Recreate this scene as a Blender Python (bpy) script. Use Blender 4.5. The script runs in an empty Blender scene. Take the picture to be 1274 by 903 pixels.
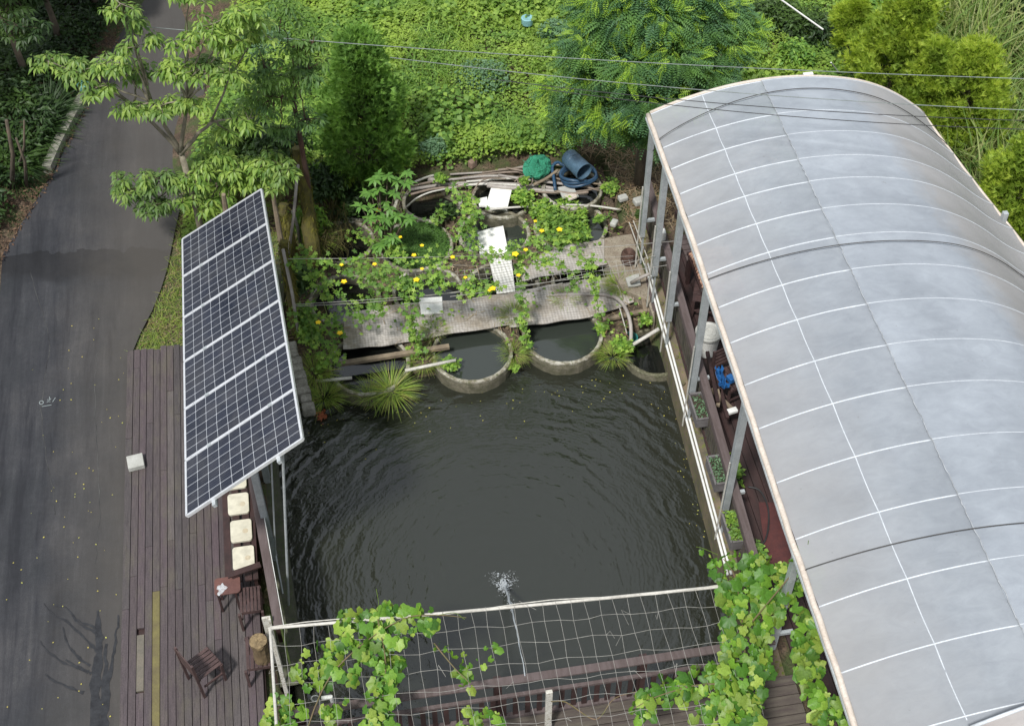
import bpy, math, random
import numpy as np
from mathutils import Vector, Matrix
R_=math.radians
random.seed(7); rng=np.random.default_rng(7)
sc=bpy.context.scene
col=sc.collection
# ---------------------------------------------------------------- camera
F_PX=1700.0; PITCH=R_(48.8); YAW=R_(9.6); H=17.0
fw=Vector((math.sin(YAW)*math.cos(PITCH),math.cos(YAW)*math.cos(PITCH),-math.sin(PITCH)))
rt=Vector((math.cos(YAW),-math.sin(YAW),0)); up=rt.cross(fw)
cd=bpy.data.cameras.new('camera'); cam=bpy.data.objects.new('camera',cd); col.objects.link(cam)
cam.location=(0,0,H); cam.rotation_euler=Matrix((rt,up,-fw)).transposed().to_euler()
cd.sensor_width=36; cd.lens=F_PX/1274*36; cd.clip_end=2000; cd.clip_start=.1
sc.camera=cam
# ---------------------------------------------------------------- light
SUN_EL=R_(58); SUN_AZ=R_(215)     # azimuth clockwise from +Y, where the light comes from
w=bpy.data.worlds.new('World'); sc.world=w; w.use_nodes=True
nt=w.node_tree; bg=nt.nodes['Background']
sky=nt.nodes.new('ShaderNodeTexSky'); sky.sky_type='NISHITA'; sky.sun_disc=False
sky.sun_elevation=SUN_EL; sky.sun_rotation=SUN_AZ; sky.dust_density=4; sky.air_density=1.0
hs=nt.nodes.new('ShaderNodeHueSaturation'); hs.inputs['Saturation'].default_value=.35
nt.links.new(sky.outputs[0],hs.inputs['Color'])
# thin bright cloud cover over the clear sky
tc=nt.nodes.new('ShaderNodeTexCoord'); cn=nt.nodes.new('ShaderNodeTexNoise'); cn.inputs['Scale'].default_value=2.2; cn.inputs['Detail'].default_value=5
nt.links.new(tc.outputs['Generated'],cn.inputs['Vector'])
cr=nt.nodes.new('ShaderNodeValToRGB'); cr.color_ramp.elements[0].position=.35; cr.color_ramp.elements[0].color=(6.0,6.6,7.5,1); cr.color_ramp.elements[1].position=.65; cr.color_ramp.elements[1].color=(8.8,9.4,10.2,1)
nt.links.new(cn.outputs[0],cr.inputs[0])
cmx=nt.nodes.new('ShaderNodeMix'); cmx.data_type='RGBA'; cmx.inputs[0].default_value=.8
nt.links.new(hs.outputs[0],cmx.inputs[6]); nt.links.new(cr.outputs[0],cmx.inputs[7]); nt.links.new(cmx.outputs[2],bg.inputs[0])
bg.inputs[1].default_value=.08
sd=bpy.data.lights.new('sun','SUN'); sd.energy=3.7; sd.angle=R_(6); sd.color=(1,.98,.945)
so=bpy.data.objects.new('sun',sd); col.objects.link(so)
sdir=Vector((math.sin(SUN_AZ)*math.cos(SUN_EL),math.cos(SUN_AZ)*math.cos(SUN_EL),math.sin(SUN_EL)))
so.rotation_euler=sdir.to_track_quat('Z','Y').to_euler(); so.location=(0,0,30)
vs=sc.view_settings; vs.view_transform='Standard'; vs.look='None'; vs.gamma=1; vs.exposure=0.28; vs.use_curve_mapping=False
# ---------------------------------------------------------------- measuring: where a sight line meets height z
def P(px,py,z=0.0):
    d=fw*F_PX+rt*(px-637)+up*(451.5-py)
    t=(z-H)/d.z
    return Vector((d.x*t,d.y*t,z))
def PY(px,py,Y):
    d=fw*F_PX+rt*(px-637)+up*(451.5-py); t=Y/d.y
    return Vector((d.x*t,Y,H+d.z*t))
# ---------------------------------------------------------------- mesh builder
class MB:
    def __init__(s): s.v=[]; s.f=[]; s.uv=None
    def add(s,vs,fs):
        n=len(s.v); s.v+= [tuple(v) for v in vs]; s.f+=[tuple(i+n for i in f) for f in fs]; return s
    def box(s,c,d,rz=0,M=None):
        x,y,z=d[0]/2,d[1]/2,d[2]/2
        pts=[Vector((a*x,b*y,g*z)) for g in(-1,1) for b in(-1,1) for a in(-1,1)]
        Rm=M if M is not None else Matrix.Rotation(rz,3,'Z')
        pts=[Rm@p+Vector(c) for p in pts]
        return s.add(pts,[(0,2,3,1),(4,5,7,6),(0,1,5,4),(2,6,7,3),(0,4,6,2),(1,3,7,5)])
    def bar(s,a,b,w,h,upv=(0,0,1)):
        a=Vector(a);b=Vector(b);d=(b-a);L=d.length;d.normalize()
        u=Vector(upv); 
        if abs(d.dot(u))>.99: u=Vector((1,0,0))
        sx=d.cross(u).normalized(); uz=sx.cross(d)
        M=Matrix((sx,d,uz)).transposed()
        return s.box((a+b)/2,(w,L,h),M=M)
    def tube(s,pts,r,n=8,cap=True):
        pts=[Vector(p) for p in pts]; m=len(pts)
        rs=r if isinstance(r,(list,tuple)) else [r]*m
        base=len(s.v); ref=None
        for i,p in enumerate(pts):
            t=(pts[min(i+1,m-1)]-pts[max(i-1,0)]).normalized()
            if ref is None:
                ref=t.orthogonal().normalized()
            ref=(ref-t*ref.dot(t)).normalized(); b=t.cross(ref)
            for k in range(n):
                a=2*math.pi*k/n; s.v.append(tuple(p+(ref*math.cos(a)+b*math.sin(a))*rs[i]))
        for i in range(m-1):
            for k in range(n):
                k2=(k+1)%n
                s.f.append((base+i*n+k,base+i*n+k2,base+(i+1)*n+k2,base+(i+1)*n+k))
        if cap:
            s.f.append(tuple(base+k for k in range(n))[::-1]); s.f.append(tuple(base+(m-1)*n+k for k in range(n)))
        return s
    def lathe(s,c,prof,n=32,jit=0,a0=0,a1=2*math.pi):
        c=Vector(c); base=len(s.v); m=len(prof); full=abs(a1-a0-2*math.pi)<1e-6; nn=n if full else n+1
        for k in range(nn):
            a=a0+(a1-a0)*k/n; 
            for (r,z) in prof:
                rr=r+random.uniform(-jit,jit)
                s.v.append((c.x+math.cos(a)*rr,c.y+math.sin(a)*rr,c.z+z+random.uniform(-jit,jit)))
        for k in range(n):
            k2=(k+1)%nn
            for j in range(m-1):
                s.f.append((base+k*m+j,base+k2*m+j,base+k2*m+j+1,base+k*m+j+1))
        return s
    def poly(s,pts,th=0):
        """flat polygon, optionally thick downwards"""
        pts=[Vector(p) for p in pts]; n=len(pts)
        if th==0: return s.add(pts,[tuple(range(n))])
        lo=[p-Vector((0,0,th)) for p in pts]
        fs=[tuple(range(n)),tuple(range(2*n-1,n-1,-1))]+[(i,i+n,(i+1)%n+n,(i+1)%n) for i in range(n)]
        return s.add(pts+lo,fs)
    def build(s,name,m,parent=None,smooth=False,bevel=0):
        me=bpy.data.meshes.new(name); me.from_pydata(s.v,[],s.f); me.update()
        if smooth: me.polygons.foreach_set('use_smooth',[True]*len(me.polygons))
        me.materials.append(m)
        o=bpy.data.objects.new(name,me); col.objects.link(o)
        if parent is not None:
            o.parent=parent; o.matrix_parent_inverse=Matrix.Translation(-Vector(parent.location)) if parent.type=='EMPTY' else Matrix()
        if bevel:
            b=o.modifiers.new('bevel','BEVEL'); b.width=bevel; b.segments=2; b.limit_method='ANGLE'
        return o
def tag(o,label=None,cat=None,group=None,kind=None):
    if label:o['label']=label
    if cat:o['category']=cat
    if group:o['group']=group
    if kind:o['kind']=kind
    return o
def thing(name,loc,label,cat,group=None):
    o=bpy.data.objects.new(name,None); col.objects.link(o); o.location=loc; o.empty_display_size=.2
    return tag(o,label,cat,group)
def dup(root,loc,rz,label,group):
    r=root.copy(); col.objects.link(r); r.location=loc; r.rotation_euler=(0,0,rz); r['label']=label; r['group']=group
    for ch in list(root.children):
        c=ch.copy(); col.objects.link(c); c.parent=r
    return r
# ---------------------------------------------------------------- materials
def newmat(name):
    m=bpy.data.materials.new(name); m.use_nodes=True; nt=m.node_tree
    return m,nt,nt.nodes['Principled BSDF']
def N(nt,t,**kw):
    n=nt.nodes.new('ShaderNode'+t)
    for k,v in kw.items():
        if k.startswith('i_'):
            key=k[2:].replace('_',' ')
            n.inputs[key].default_value=v
        else: setattr(n,k,v)
    return n
def L(nt,a,b): nt.links.new(a,b)
def noise(nt,scale,detail=4,rough=.55,vec=None,dist=0):
    n=N(nt,'TexNoise'); n.inputs['Scale'].default_value=scale; n.inputs['Detail'].default_value=detail
    n.inputs['Roughness'].default_value=rough; n.inputs['Distortion'].default_value=dist
    if vec is not None: L(nt,vec,n.inputs['Vector'])
    return n.outputs[0]
def ramp(nt,fac,stops):
    r=N(nt,'ValToRGB'); L(nt,fac,r.inputs[0]); e=r.color_ramp.elements
    while len(e)<len(stops): e.new(.5)
    for el,(p,c) in zip(e,stops):
        el.position=p; el.color=(*c,1) if len(c)==3 else c
    return r.outputs[0]
def mix(nt,fac,a,b,mode='MIX'):
    m=N(nt,'Mix',data_type='RGBA',blend_type=mode)
    if isinstance(fac,(int,float)): m.inputs[0].default_value=fac
    else: L(nt,fac,m.inputs[0])
    for i,x in ((6,a),(7,b)):
        if isinstance(x,tuple): m.inputs[i].default_value=(*x,1)
        else: L(nt,x,m.inputs[i])
    return m.outputs[2]
def math_(nt,op,a,b=None,c=None):
    m=N(nt,'Math',operation=op)
    for i,x in enumerate((a,b,c)):
        if x is None: continue
        if isinstance(x,(int,float)): m.inputs[i].default_value=x
        else: L(nt,x,m.inputs[i])
    return m.outputs[0]
def pos(nt,scale=(1,1,1)):
    g=N(nt,'NewGeometry'); mp=N(nt,'Mapping'); mp.inputs['Scale'].default_value=scale
    L(nt,g.outputs['Position'],mp.inputs['Vector']); return mp.outputs[0]
def bump(nt,bs,h,strength=.4,dist=.02):
    b=N(nt,'Bump'); b.inputs['Strength'].default_value=strength; b.inputs['Distance'].default_value=dist
    L(nt,h,b.inputs['Height']); L(nt,b.outputs[0],bs.inputs['Normal']); return b
def mat(name,c1,c2=None,rough=.7,metal=0,sc1=6,sc2=40,bmp=.3,stretch=(1,1,1),c3=None,spec=.5,lo=.35,hi=.65):
    m,nt,bs=newmat(name); v=pos(nt,stretch)
    c2=c2 or tuple(x*.7 for x in c1)
    n1=noise(nt,sc1,5,.6,v); colr=ramp(nt,n1,[(lo,c1),(hi,c2)])
    n2=noise(nt,sc2,4,.6,v)
    if c3: colr=mix(nt,ramp(nt,n2,[(.52,(0,0,0)),(.66,(1,1,1))]),colr,c3)
    g=ramp(nt,n2,[(.3,(.82,.82,.82)),(.7,(1.12,1.12,1.12))])
    colr=mix(nt,1.0,colr,g,'MULTIPLY')
    L(nt,colr,bs.inputs['Base Color']); bs.inputs['Roughness'].default_value=rough; bs.inputs['Metallic'].default_value=metal
    bs.inputs['Specular IOR Level'].default_value=spec
    bump(nt,bs,n2,bmp,.01)
    return m
def leafmat(name,cols,rough=.5,trans=.3,patch=None,pscale=.7):
    """leaf colours vary leaf by leaf and in patches over the plant"""
    m,nt,bs=newmat(name)
    g=N(nt,'NewGeometry')
    n=len(cols); c=ramp(nt,g.outputs['Random Per Island'],[(i/(n-1),x) for i,x in enumerate(cols)])
    if patch:
        pn=noise(nt,pscale,3,.6,g.outputs['Position'])
        c=mix(nt,ramp(nt,pn,[(.45,(0,0,0)),(.62,(1,1,1))]),c,mix(nt,.7,c,patch))
    nv=noise(nt,60,2,.5,g.outputs['Position'])
    c=mix(nt,1.0,c,ramp(nt,nv,[(.3,(.8,.8,.8)),(.7,(1.15,1.15,1.15))]),'MULTIPLY')
    L(nt,c,bs.inputs['Base Color']); bs.inputs['Roughness'].default_value=rough; bs.inputs['Specular IOR Level'].default_value=.35
    tr=N(nt,'BsdfTranslucent'); L(nt,mix(nt,1.0,c,(1.5,1.6,.7),'MULTIPLY'),tr.inputs[0])
    mx=N(nt,'MixShader'); mx.inputs[0].default_value=trans
    L(nt,bs.outputs[0],mx.inputs[1]); L(nt,tr.outputs[0],mx.inputs[2]); L(nt,mx.outputs[0],nt.nodes['Material Output'].inputs[0])
    return m
M={}
M['concrete']=mat('concrete',(.30,.29,.25),(.17,.16,.13),.85,sc1=5,sc2=45,bmp=.6,c3=(.10,.11,.055))
M['rim']=mat('ring_concrete',(.44,.42,.36),(.17,.15,.105),.85,sc1=7,sc2=26,bmp=.9,c3=(.10,.105,.05),lo=.38,hi=.58)
M['ringwall']=mat('stained_ring_concrete',(.19,.17,.125),(.10,.095,.06),.9,sc1=7,sc2=40,bmp=.8,c3=(.06,.065,.025)); M['rimdark']=mat('slimy_rim',(.12,.115,.07),(.06,.065,.03),.8,sc1=8,c3=(.2,.18,.13)); M['mossy']=mat('mossy_concrete',(.055,.06,.035),(.10,.095,.07),.9,sc1=6,sc2=30,bmp=.8,c3=(.05,.075,.018))
M['greenboard']=mat('algae_board',(.085,.13,.022),(.05,.07,.02),.85,sc1=4,sc2=30,bmp=.5)
M['capwood']=mat('faded_brown_wood',(.115,.088,.086),(.08,.058,.054),.75,sc1=5,sc2=60,bmp=.4,stretch=(4,.5,4))
M['darkwood']=mat('dark_stained_wood',(.05,.024,.022),(.028,.015,.014),.6,sc1=6,sc2=60,bmp=.4)
M['chairwood']=mat('chair_wood',(.085,.05,.046),(.05,.03,.029),.5,sc1=8,sc2=70,bmp=.4)
M['rawwood']=mat('raw_timber',(.24,.19,.13),(.15,.115,.08),.8,sc1=8,sc2=60,bmp=.4)
M['whitepaint']=mat('peeling_white_paint',(.62,.60,.55),(.5,.48,.42),.7,sc1=10,sc2=35,bmp=.5,c3=(.2,.17,.12))
M['white']=mat('white_plastic',(.72,.72,.70),(.62,.62,.58),.5,sc1=10,sc2=40,bmp=.1)
M['pipe']=mat('weathered_grey_pipe',(.36,.33,.30),(.24,.21,.19),.55,sc1=3,sc2=30,bmp=.2)
M['pipebrown']=mat('stained_pipe',(.25,.19,.15),(.16,.13,.10),.6,sc1=4,sc2=30,bmp=.2)
M['pvc']=mat('pale_pvc_pipe',(.55,.53,.48),(.42,.40,.36),.5,sc1=4,sc2=30,bmp=.2)
M['steel']=mat('galvanised_steel',(.50,.53,.54),(.38,.41,.42),.45,metal=.35,sc1=6,sc2=50,bmp=.15)
M['alu']=mat('aluminium_frame',(.75,.76,.78),(.68,.69,.71),.35,metal=.5,sc1=6,sc2=50,bmp=.02)
M['foam']=mat('white_foam_board',(.80,.79,.76),(.72,.71,.66),.8,sc1=9,sc2=70,bmp=.3)
M['blue']=mat('faded_blue_plastic',(.07,.13,.19),(.05,.095,.145),.5,sc1=8,sc2=40,bmp=.1)
M['hoseblue']=mat('blue_hose',(.025,.075,.14),(.02,.05,.10),.4,sc1=8,sc2=40,bmp=.1)
M['brightblue']=mat('bright_blue_tarp',(.02,.13,.36),(.015,.09,.26),.5)
M['net']=mat('green_netting',(.03,.26,.15),(.02,.16,.09),.8,sc1=20,sc2=120,bmp=1)
M['cream']=mat('cream_seat_wood',(.60,.57,.46),(.52,.49,.39),.6,sc1=3,sc2=9,bmp=.05)
M['knot']=mat('wood_knot',(.47,.40,.28),(.52,.46,.34),.6)
M['rope']=mat('net_cord',(.34,.33,.30),(.24,.23,.21),.9)
M['cable']=mat('black_cable',(.03,.03,.032),(.02,.02,.02),.6)
M['wire']=mat('grey_cable',(.22,.25,.24),(.15,.17,.16),.6)
M['cordblack']=mat('strap_cord',(.06,.055,.05),(.04,.04,.04),.7)
M['tray']=mat('rust_painted_board',(.14,.055,.04),(.10,.04,.035),.6,sc1=6)
M['bark']=mat('brown_bark',(.13,.10,.07),(.07,.055,.04),.9,sc1=8,sc2=40,bmp=.9,stretch=(1,1,.4))
M['palebark']=mat('pale_bark',(.25,.22,.16),(.13,.115,.08),.85,sc1=8,sc2=40,bmp=.6)
M['mossbark']=mat('mossy_bark',(.13,.115,.02),(.07,.055,.02),.95,sc1=7,sc2=45,bmp=1,c3=(.04,.05,.012))
M['redbark']=mat('reddish_bark',(.09,.045,.028),(.05,.028,.02),.9,sc1=8,sc2=40,bmp=.8)
M['stumpwood']=mat('stump_wood',(.17,.12,.06),(.09,.06,.03),.9,sc1=12,sc2=60,bmp=1)
M['stone']=mat('pale_stone',(.42,.42,.39),(.33,.33,.30),.8,sc1=6,sc2=60,bmp=.4)
M['yellow']=mat('yellow_petal',(.85,.62,.01),(.78,.52,.01),.5,sc1=20,sc2=50,bmp=.05)
M['shell']=mat('pale_shells',(.60,.48,.33),(.5,.2,.14),.8,sc1=30,sc2=60)
M['redshell']=mat('red_shells',(.30,.03,.035),(.2,.02,.03),.7,sc1=30,sc2=60)
M['greyplastic']=mat('grey_planter_plastic',(.16,.15,.15),(.11,.10,.10),.6)
M['planters']=mat('planter_soil',(.05,.038,.025),(.03,.022,.015),.95,sc1=20)
M['red']=mat('dull_red',(.09,.025,.022),(.06,.018,.018),.7)
M['orange']=mat('rust_orange',(.30,.12,.045),(.16,.07,.03),.8,sc1=6)
M['teal']=mat('teal_plastic',(.03,.18,.17),(.02,.13,.12),.4)
M['eave']=mat('eave_plastic_roll',(.60,.53,.46),(.50,.43,.36),.6,sc1=4,sc2=40,bmp=.2)
M['rib']=mat('white_tube_under_film',(.56,.59,.62),(.47,.50,.53),.5,sc1=5,sc2=40,bmp=.02)
M['ribfaint']=mat('tube_under_shade_film',(.50,.53,.56),(.42,.45,.48),.5,sc1=5,sc2=40,bmp=.02)
M['underdark']=mat('dark_underside',(.08,.08,.085),(.06,.06,.06),.7)
# leaves
G={}
G['field']=leafmat('field_leaf',[(0.103,0.210,0.039),(0.175,0.321,0.050),(0.117,0.247,0.057),(0.263,0.420,0.064),(0.088,0.186,0.057)],.55,.3,(0.249,0.334,0.036),.9)
G['bluegreen']=leafmat('bluish_leaf',[(0.084,0.163,0.078),(0.126,0.231,0.120),(0.168,0.272,0.162)],.6,.25)
G['tree']=leafmat('broad_leaf',[(0.098,0.189,0.036),(0.185,0.303,0.054),(0.346,0.460,0.101),(0.136,0.241,0.043)],.45,.35,(0.074,0.136,0.048),.8)
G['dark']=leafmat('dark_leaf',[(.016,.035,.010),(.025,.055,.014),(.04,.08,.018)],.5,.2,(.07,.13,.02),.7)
G['feather']=leafmat('feathery_leaf',[(0.130,0.258,0.051),(0.199,0.349,0.066),(0.138,0.270,0.051),(0.259,0.426,0.080)],.6,.35,(0.076,0.169,0.037),3.5)
G['lime']=leafmat('lime_feathery_leaf',[(0.297,0.398,0.048),(0.397,0.492,0.055),(0.248,0.356,0.048),(0.470,0.523,0.078)],.6,.4,(0.160,0.262,0.037),2.2)
G['fern']=leafmat('pinnate_leaf',[(0.054,0.129,0.059),(0.091,0.193,0.074),(0.084,0.167,0.095),(0.122,0.245,0.074)],.55,.3,(0.152,0.283,0.059),1.9)
G['ferntip']=leafmat('young_pinnate_leaf',[(0.249,0.408,0.050),(0.365,0.519,0.064)],.55,.4)
G['vine']=leafmat('vine_leaf',[(.055,.15,.022),(.09,.21,.028),(.13,.27,.032),(.19,.35,.04),(.36,.46,.09),(.045,.12,.018),(.10,.24,.03),(.24,.32,.05),(.08,.19,.025)],.45,.35)
G['gourd']=leafmat('gourd_leaf',[(0.116,0.240,0.040),(0.206,0.359,0.052),(0.335,0.478,0.081),(0.077,0.163,0.033)],.5,.35,(0.090,0.185,0.040),2)
G['grass']=leafmat('grass_blade',[(0.164,0.263,0.040),(0.278,0.374,0.055),(0.115,0.194,0.040),(0.393,0.360,0.117)],.55,.3)
G['reed']=leafmat('reed_blade',[(0.115,0.208,0.055),(0.213,0.305,0.070),(0.328,0.333,0.147),(0.147,0.249,0.063)],.55,.3)
G['weed']=leafmat('floating_weed',[(.05,.12,.02),(.08,.17,.03),(.04,.09,.02)],.6,.2)
G['moss']=leafmat('hanging_dry_moss',[(.05,.045,.015),(.08,.07,.02),(.035,.03,.015)],.9,.1)
G['straw']=leafmat('dry_straw',[(.28,.20,.11),(.20,.13,.07),(.35,.28,.18),(.12,.08,.045)],.9,.1)
G['yellowleaf']=leafmat('fallen_yellow_leaf',[(.5,.45,.08),(.35,.28,.08),(.4,.42,.1)],.7,.1)
# ---------------------------------------------------------------- leaf scattering (numpy)
def T_simple(w=.42,fold=.12,droop=.18):
    v=np.array([[0,0,0],[.45,w/2,fold],[.45,-w/2,fold],[.5,0,0],[1,0,-droop]],float)
    return v,[(0,3,1),(0,2,3),(3,4,1),(3,2,4)]
def T_blade(w=.05,bend=.5):
    v=[];n=4
    for i in range(n):
        t=i/(n-1); ww=w*(1-t**1.5)/2+.002
        v+= [[t*(1-.25*bend*t),ww,-bend*t*t],[t*(1-.25*bend*t),-ww,-bend*t*t]]
    return np.array(v,float),[(2*i,2*i+1,2*i+3,2*i+2) for i in range(n-1)]
def T_lobed(k=5,depth=.25):
    rim=[]
    angs=np.linspace(-150,150,4*k+1)
    for i,a in enumerate(angs):
        ph=(i%4)
        r=.55-(depth*.55 if ph==0 else 0)-(.05 if ph in(1,3) else -.03)
        r*=1.0 if abs(a)<60 else .88
        rim.append((.35+r*math.cos(R_(a)),r*math.sin(R_(a)),-.09*abs(math.sin(R_(a)))-.12*max(0,math.cos(R_(a)))+random.uniform(-.02,.02)))
    v=np.array([[.22,0,.03]]+[list(p) for p in rim],float)
    n=len(rim); f=[(0,i,i+1) for i in range(1,n)]
    return v,f
def T_pinnate(k=7,w=.50):
    v=[];f=[]
    for i in range(k):
        t=.12+.85*i/(k-1); ll=w*.5*math.sin(math.pi*(.12+.8*t))+.03; z=-.35*t*t
        for s in(-1,1):
            b=len(v); d=.95/k
            v+=[[t,0,z],[t+d*.6+.04,s*ll*.6,z+.02],[t+.10,s*ll,z-.03],[t-d*.4+.05,s*ll*.6,z+.02]]
            f.append((b,b+1,b+2,b+3))
    return np.array(v,float),f
def T_spray(k=6,spread=.55,w=.05):
    v=[];f=[];rr=random.Random(3)
    for i in range(k):
        a=(i/(k-1)-.5)*2*spread; l=rr.uniform(.7,1); z=rr.uniform(-.25,.15); t0=rr.uniform(0,.25)
        b=len(v); dx,dy=math.cos(a),math.sin(a)
        v+=[[t0,0,0],[t0+dx*l*.5-dy*w,dy*l*.5+dx*w,z*.3],[t0+dx*l,dy*l,z],[t0+dx*l*.5+dy*w,dy*l*.5-dx*w,z*.3]]
        f.append((b,b+1,b+2,b+3))
    return np.array(v,float),f
def unit(a): return a/np.maximum(np.linalg.norm(a,axis=1,keepdims=True),1e-9)
def leafmesh(name,sets,parent=None,m=None,base=None):
    """sets: list of (template, centres, axis, up, size, material index)"""
    V=[];FI=[];LT=[];MI=[];off=0
    for (tv,tf),C,A,U,S,mi in sets:
        C=np.asarray(C,float);A=unit(np.asarray(A,float));U=np.asarray(U,float)
        W=unit(np.cross(U,A)); U=np.cross(A,W); S=np.asarray(S,float).reshape(-1,1,1)
        pts=C[:,None,:]+S*(tv[None,:,0:1]*A[:,None,:]+tv[None,:,1:2]*W[:,None,:]+tv[None,:,2:3]*U[:,None,:])
        n=len(C);k=len(tv); V.append(pts.reshape(-1,3))
        for ln in sorted(set(len(f) for f in tf)):
            ff=np.array([f for f in tf if len(f)==ln])
            idx=(ff[None]+off+np.arange(n)[:,None,None]*k).reshape(-1)
            FI.append(idx); LT.append(np.full(n*len(ff),ln)); MI.append(np.full(n*len(ff),mi))
        off+=n*k
    V=np.concatenate(V);FI=np.concatenate(FI);LT=np.concatenate(LT);MI=np.concatenate(MI)
    me=bpy.data.meshes.new(name)
    me.vertices.add(len(V)); me.vertices.foreach_set('co',V.astype(np.float32).ravel())
    me.loops.add(len(FI)); me.loops.foreach_set('vertex_index',FI.astype(np.int32))
    me.polygons.add(len(LT)); st=np.concatenate([[0],np.cumsum(LT)[:-1]]).astype(np.int32)
    me.polygons.foreach_set('loop_start',st)
    me.polygons.foreach_set('material_index',MI.astype(np.int32))
    me.update(calc_edges=True); me.validate()
    for x in (m if isinstance(m,list) else [m]): me.materials.append(x)
    o=bpy.data.objects.new(name,me); col.objects.link(o)
    if parent is not None:
        o.parent=parent; o.matrix_parent_inverse=Matrix.Translation(-Vector(parent.location))
    return o
def rdir(n,zlo=-.3,zhi=.3):
    a=rng.uniform(0,2*np.pi,n); z=rng.uniform(zlo,zhi,n); return np.stack([np.cos(a),np.sin(a),z],1)
def rup(n,t=.45):
    u=rng.normal(0,t,(n,3)); u[:,2]=1; return u
_g=np.random.default_rng(3).random((64,64))
def vnoise(x,y,s):
    x=np.asarray(x)/s+100;y=np.asarray(y)/s+100
    xi=np.floor(x).astype(int);yi=np.floor(y).astype(int);fx=x-xi;fy=y-yi
    fx=fx*fx*(3-2*fx);fy=fy*fy*(3-2*fy);g=lambda a,b:_g[a%64,b%64]
    return (g(xi,yi)*(1-fx)+g(xi+1,yi)*fx)*(1-fy)+(g(xi,yi+1)*(1-fx)+g(xi+1,yi+1)*fx)*fy
def ellipsoid(c,r,n,shell=.5):
    d=rng.normal(0,1,(n,3)); d=unit(d); rr=(shell+(1-shell)*rng.random(n))**1; 
    rr*=1+.18*np.sin(d[:,0]*5+c[0]*7)*np.cos(d[:,1]*4+c[1]*5)
    return np.array(c)+d*rr[:,None]*np.array(r),d
def inpoly(x,y,poly):
    x=np.asarray(x);y=np.asarray(y); ins=np.zeros(len(x),bool); n=len(poly)
    for i in range(n):
        x1,y1=poly[i][:2];x2,y2=poly[(i+1)%n][:2]
        c=((y1>y)!=(y2>y))&(x<(x2-x1)*(y-y1)/((y2-y1) or 1e-9)+x1); ins^=c
    return ins
def rand_in(poly,n):
    xs=[p[0] for p in poly];ys=[p[1] for p in poly];X=[];Y=[];c=0
    while c<n:
        x=rng.uniform(min(xs),max(xs),n*2);y=rng.uniform(min(ys),max(ys),n*2);k=inpoly(x,y,poly)
        X.append(x[k]);Y.append(y[k]);c+=k.sum()
    return np.concatenate(X)[:n],np.concatenate(Y)[:n]
def catmull(pts,k=6):
    pts=[Vector(p) for p in pts]; out=[]
    q=[pts[0]*2-pts[1]]+pts+[pts[-1]*2-pts[-2]]
    for i in range(1,len(q)-2):
        for j in range(k):
            t=j/k; a,b,c,d=q[i-1],q[i],q[i+1],q[i+2]
            out.append(.5*((2*b)+(c-a)*t+(2*a-5*b+4*c-d)*t*t+(3*b-a-3*c+d)*t**3))
    out.append(pts[-1]); return out
# ================================================================ SETTING
PX0,PX1=-1.62,5.12      # pond basin extents
def hgt(x,y):
    x=np.asarray(x,float);y=np.asarray(y,float)
    z=np.full(x.shape,-.17)
    n=vnoise(x,y,2.1)*.45+vnoise(x+9,y,.8)*.16
    f=np.clip((y-19.6)/1.2,0,1)*np.clip((x+3.2)/1.5,0,1)
    z=z+f*(n-.05+np.clip(y-24,0,60)*.01)
    fl=np.clip((-5.9-x+np.clip(y-19.5,0,50)*.36)/1.2,0,1)       # verge west of the road
    z=z+fl*(n*.9+.02)
    fr=np.clip((x-10.6)/1.5,0,1); z=z+fr*(n*.5-.1)
    z=np.where((x>PX0)&(x<PX1)&(y>6.5)&(y<15.15),-1.9,z)
    z=np.where((x>PX0)&(x<PX1)&(y>=15.15)&(y<19.75),-.74,z)
    return z
xs=np.concatenate([[-400,-200,-90,-40,-20,-13],np.arange(-10,16.01,.16),[18,22,30,60,120,250,420]])
ys=np.concatenate([[-200,-80,-30,-10,0,4],np.arange(6,31,.16),[33,36,42,60,100,180,300,500,800]])
XX,YY=np.meshgrid(xs,ys); ZZ=hgt(XX,YY)
nv=XX.size; nx=len(xs); ny=len(ys)
idx=np.arange(nv).reshape(ny,nx)
fc=np.stack([idx[:-1,:-1],idx[:-1,1:],idx[1:,1:],idx[1:,:-1]],-1).reshape(-1,4)
me=bpy.data.meshes.new('ground'); me.vertices.add(nv); me.vertices.foreach_set('co',np.stack([XX,YY,ZZ],-1).astype(np.float32).ravel())
me.loops.add(fc.size); me.loops.foreach_set('vertex_index',fc.astype(np.int32).ravel())
me.polygons.add(len(fc)); me.polygons.foreach_set('loop_start',np.arange(0,fc.size,4,dtype=np.int32)); me.update(calc_edges=True)
m,nt,bs=newmat('soil'); v=pos(nt)
c=ramp(nt,noise(nt,3.5,6,.65,v),[(.35,(.075,.05,.032)),(.5,(.13,.085,.055)),(.68,(.19,.14,.095))])
c=mix(nt,ramp(nt,noise(nt,28,4,.7,v),[(.45,(0,0,0)),(.6,(1,1,1))]),c,(.045,.032,.02))
c=mix(nt,ramp(nt,noise(nt,1.1,5,.6,v),[(.46,(0,0,0)),(.56,(.8,.8,.8))]),c,(.05,.085,.018))
L(nt,c,bs.inputs['Base Color']); bs.inputs['Roughness'].default_value=.95; bump(nt,bs,noise(nt,22,5,.7,v),1,.05)
me.materials.append(m); g=bpy.data.objects.new('ground',me); col.objects.link(g); tag(g,kind='structure')
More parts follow.
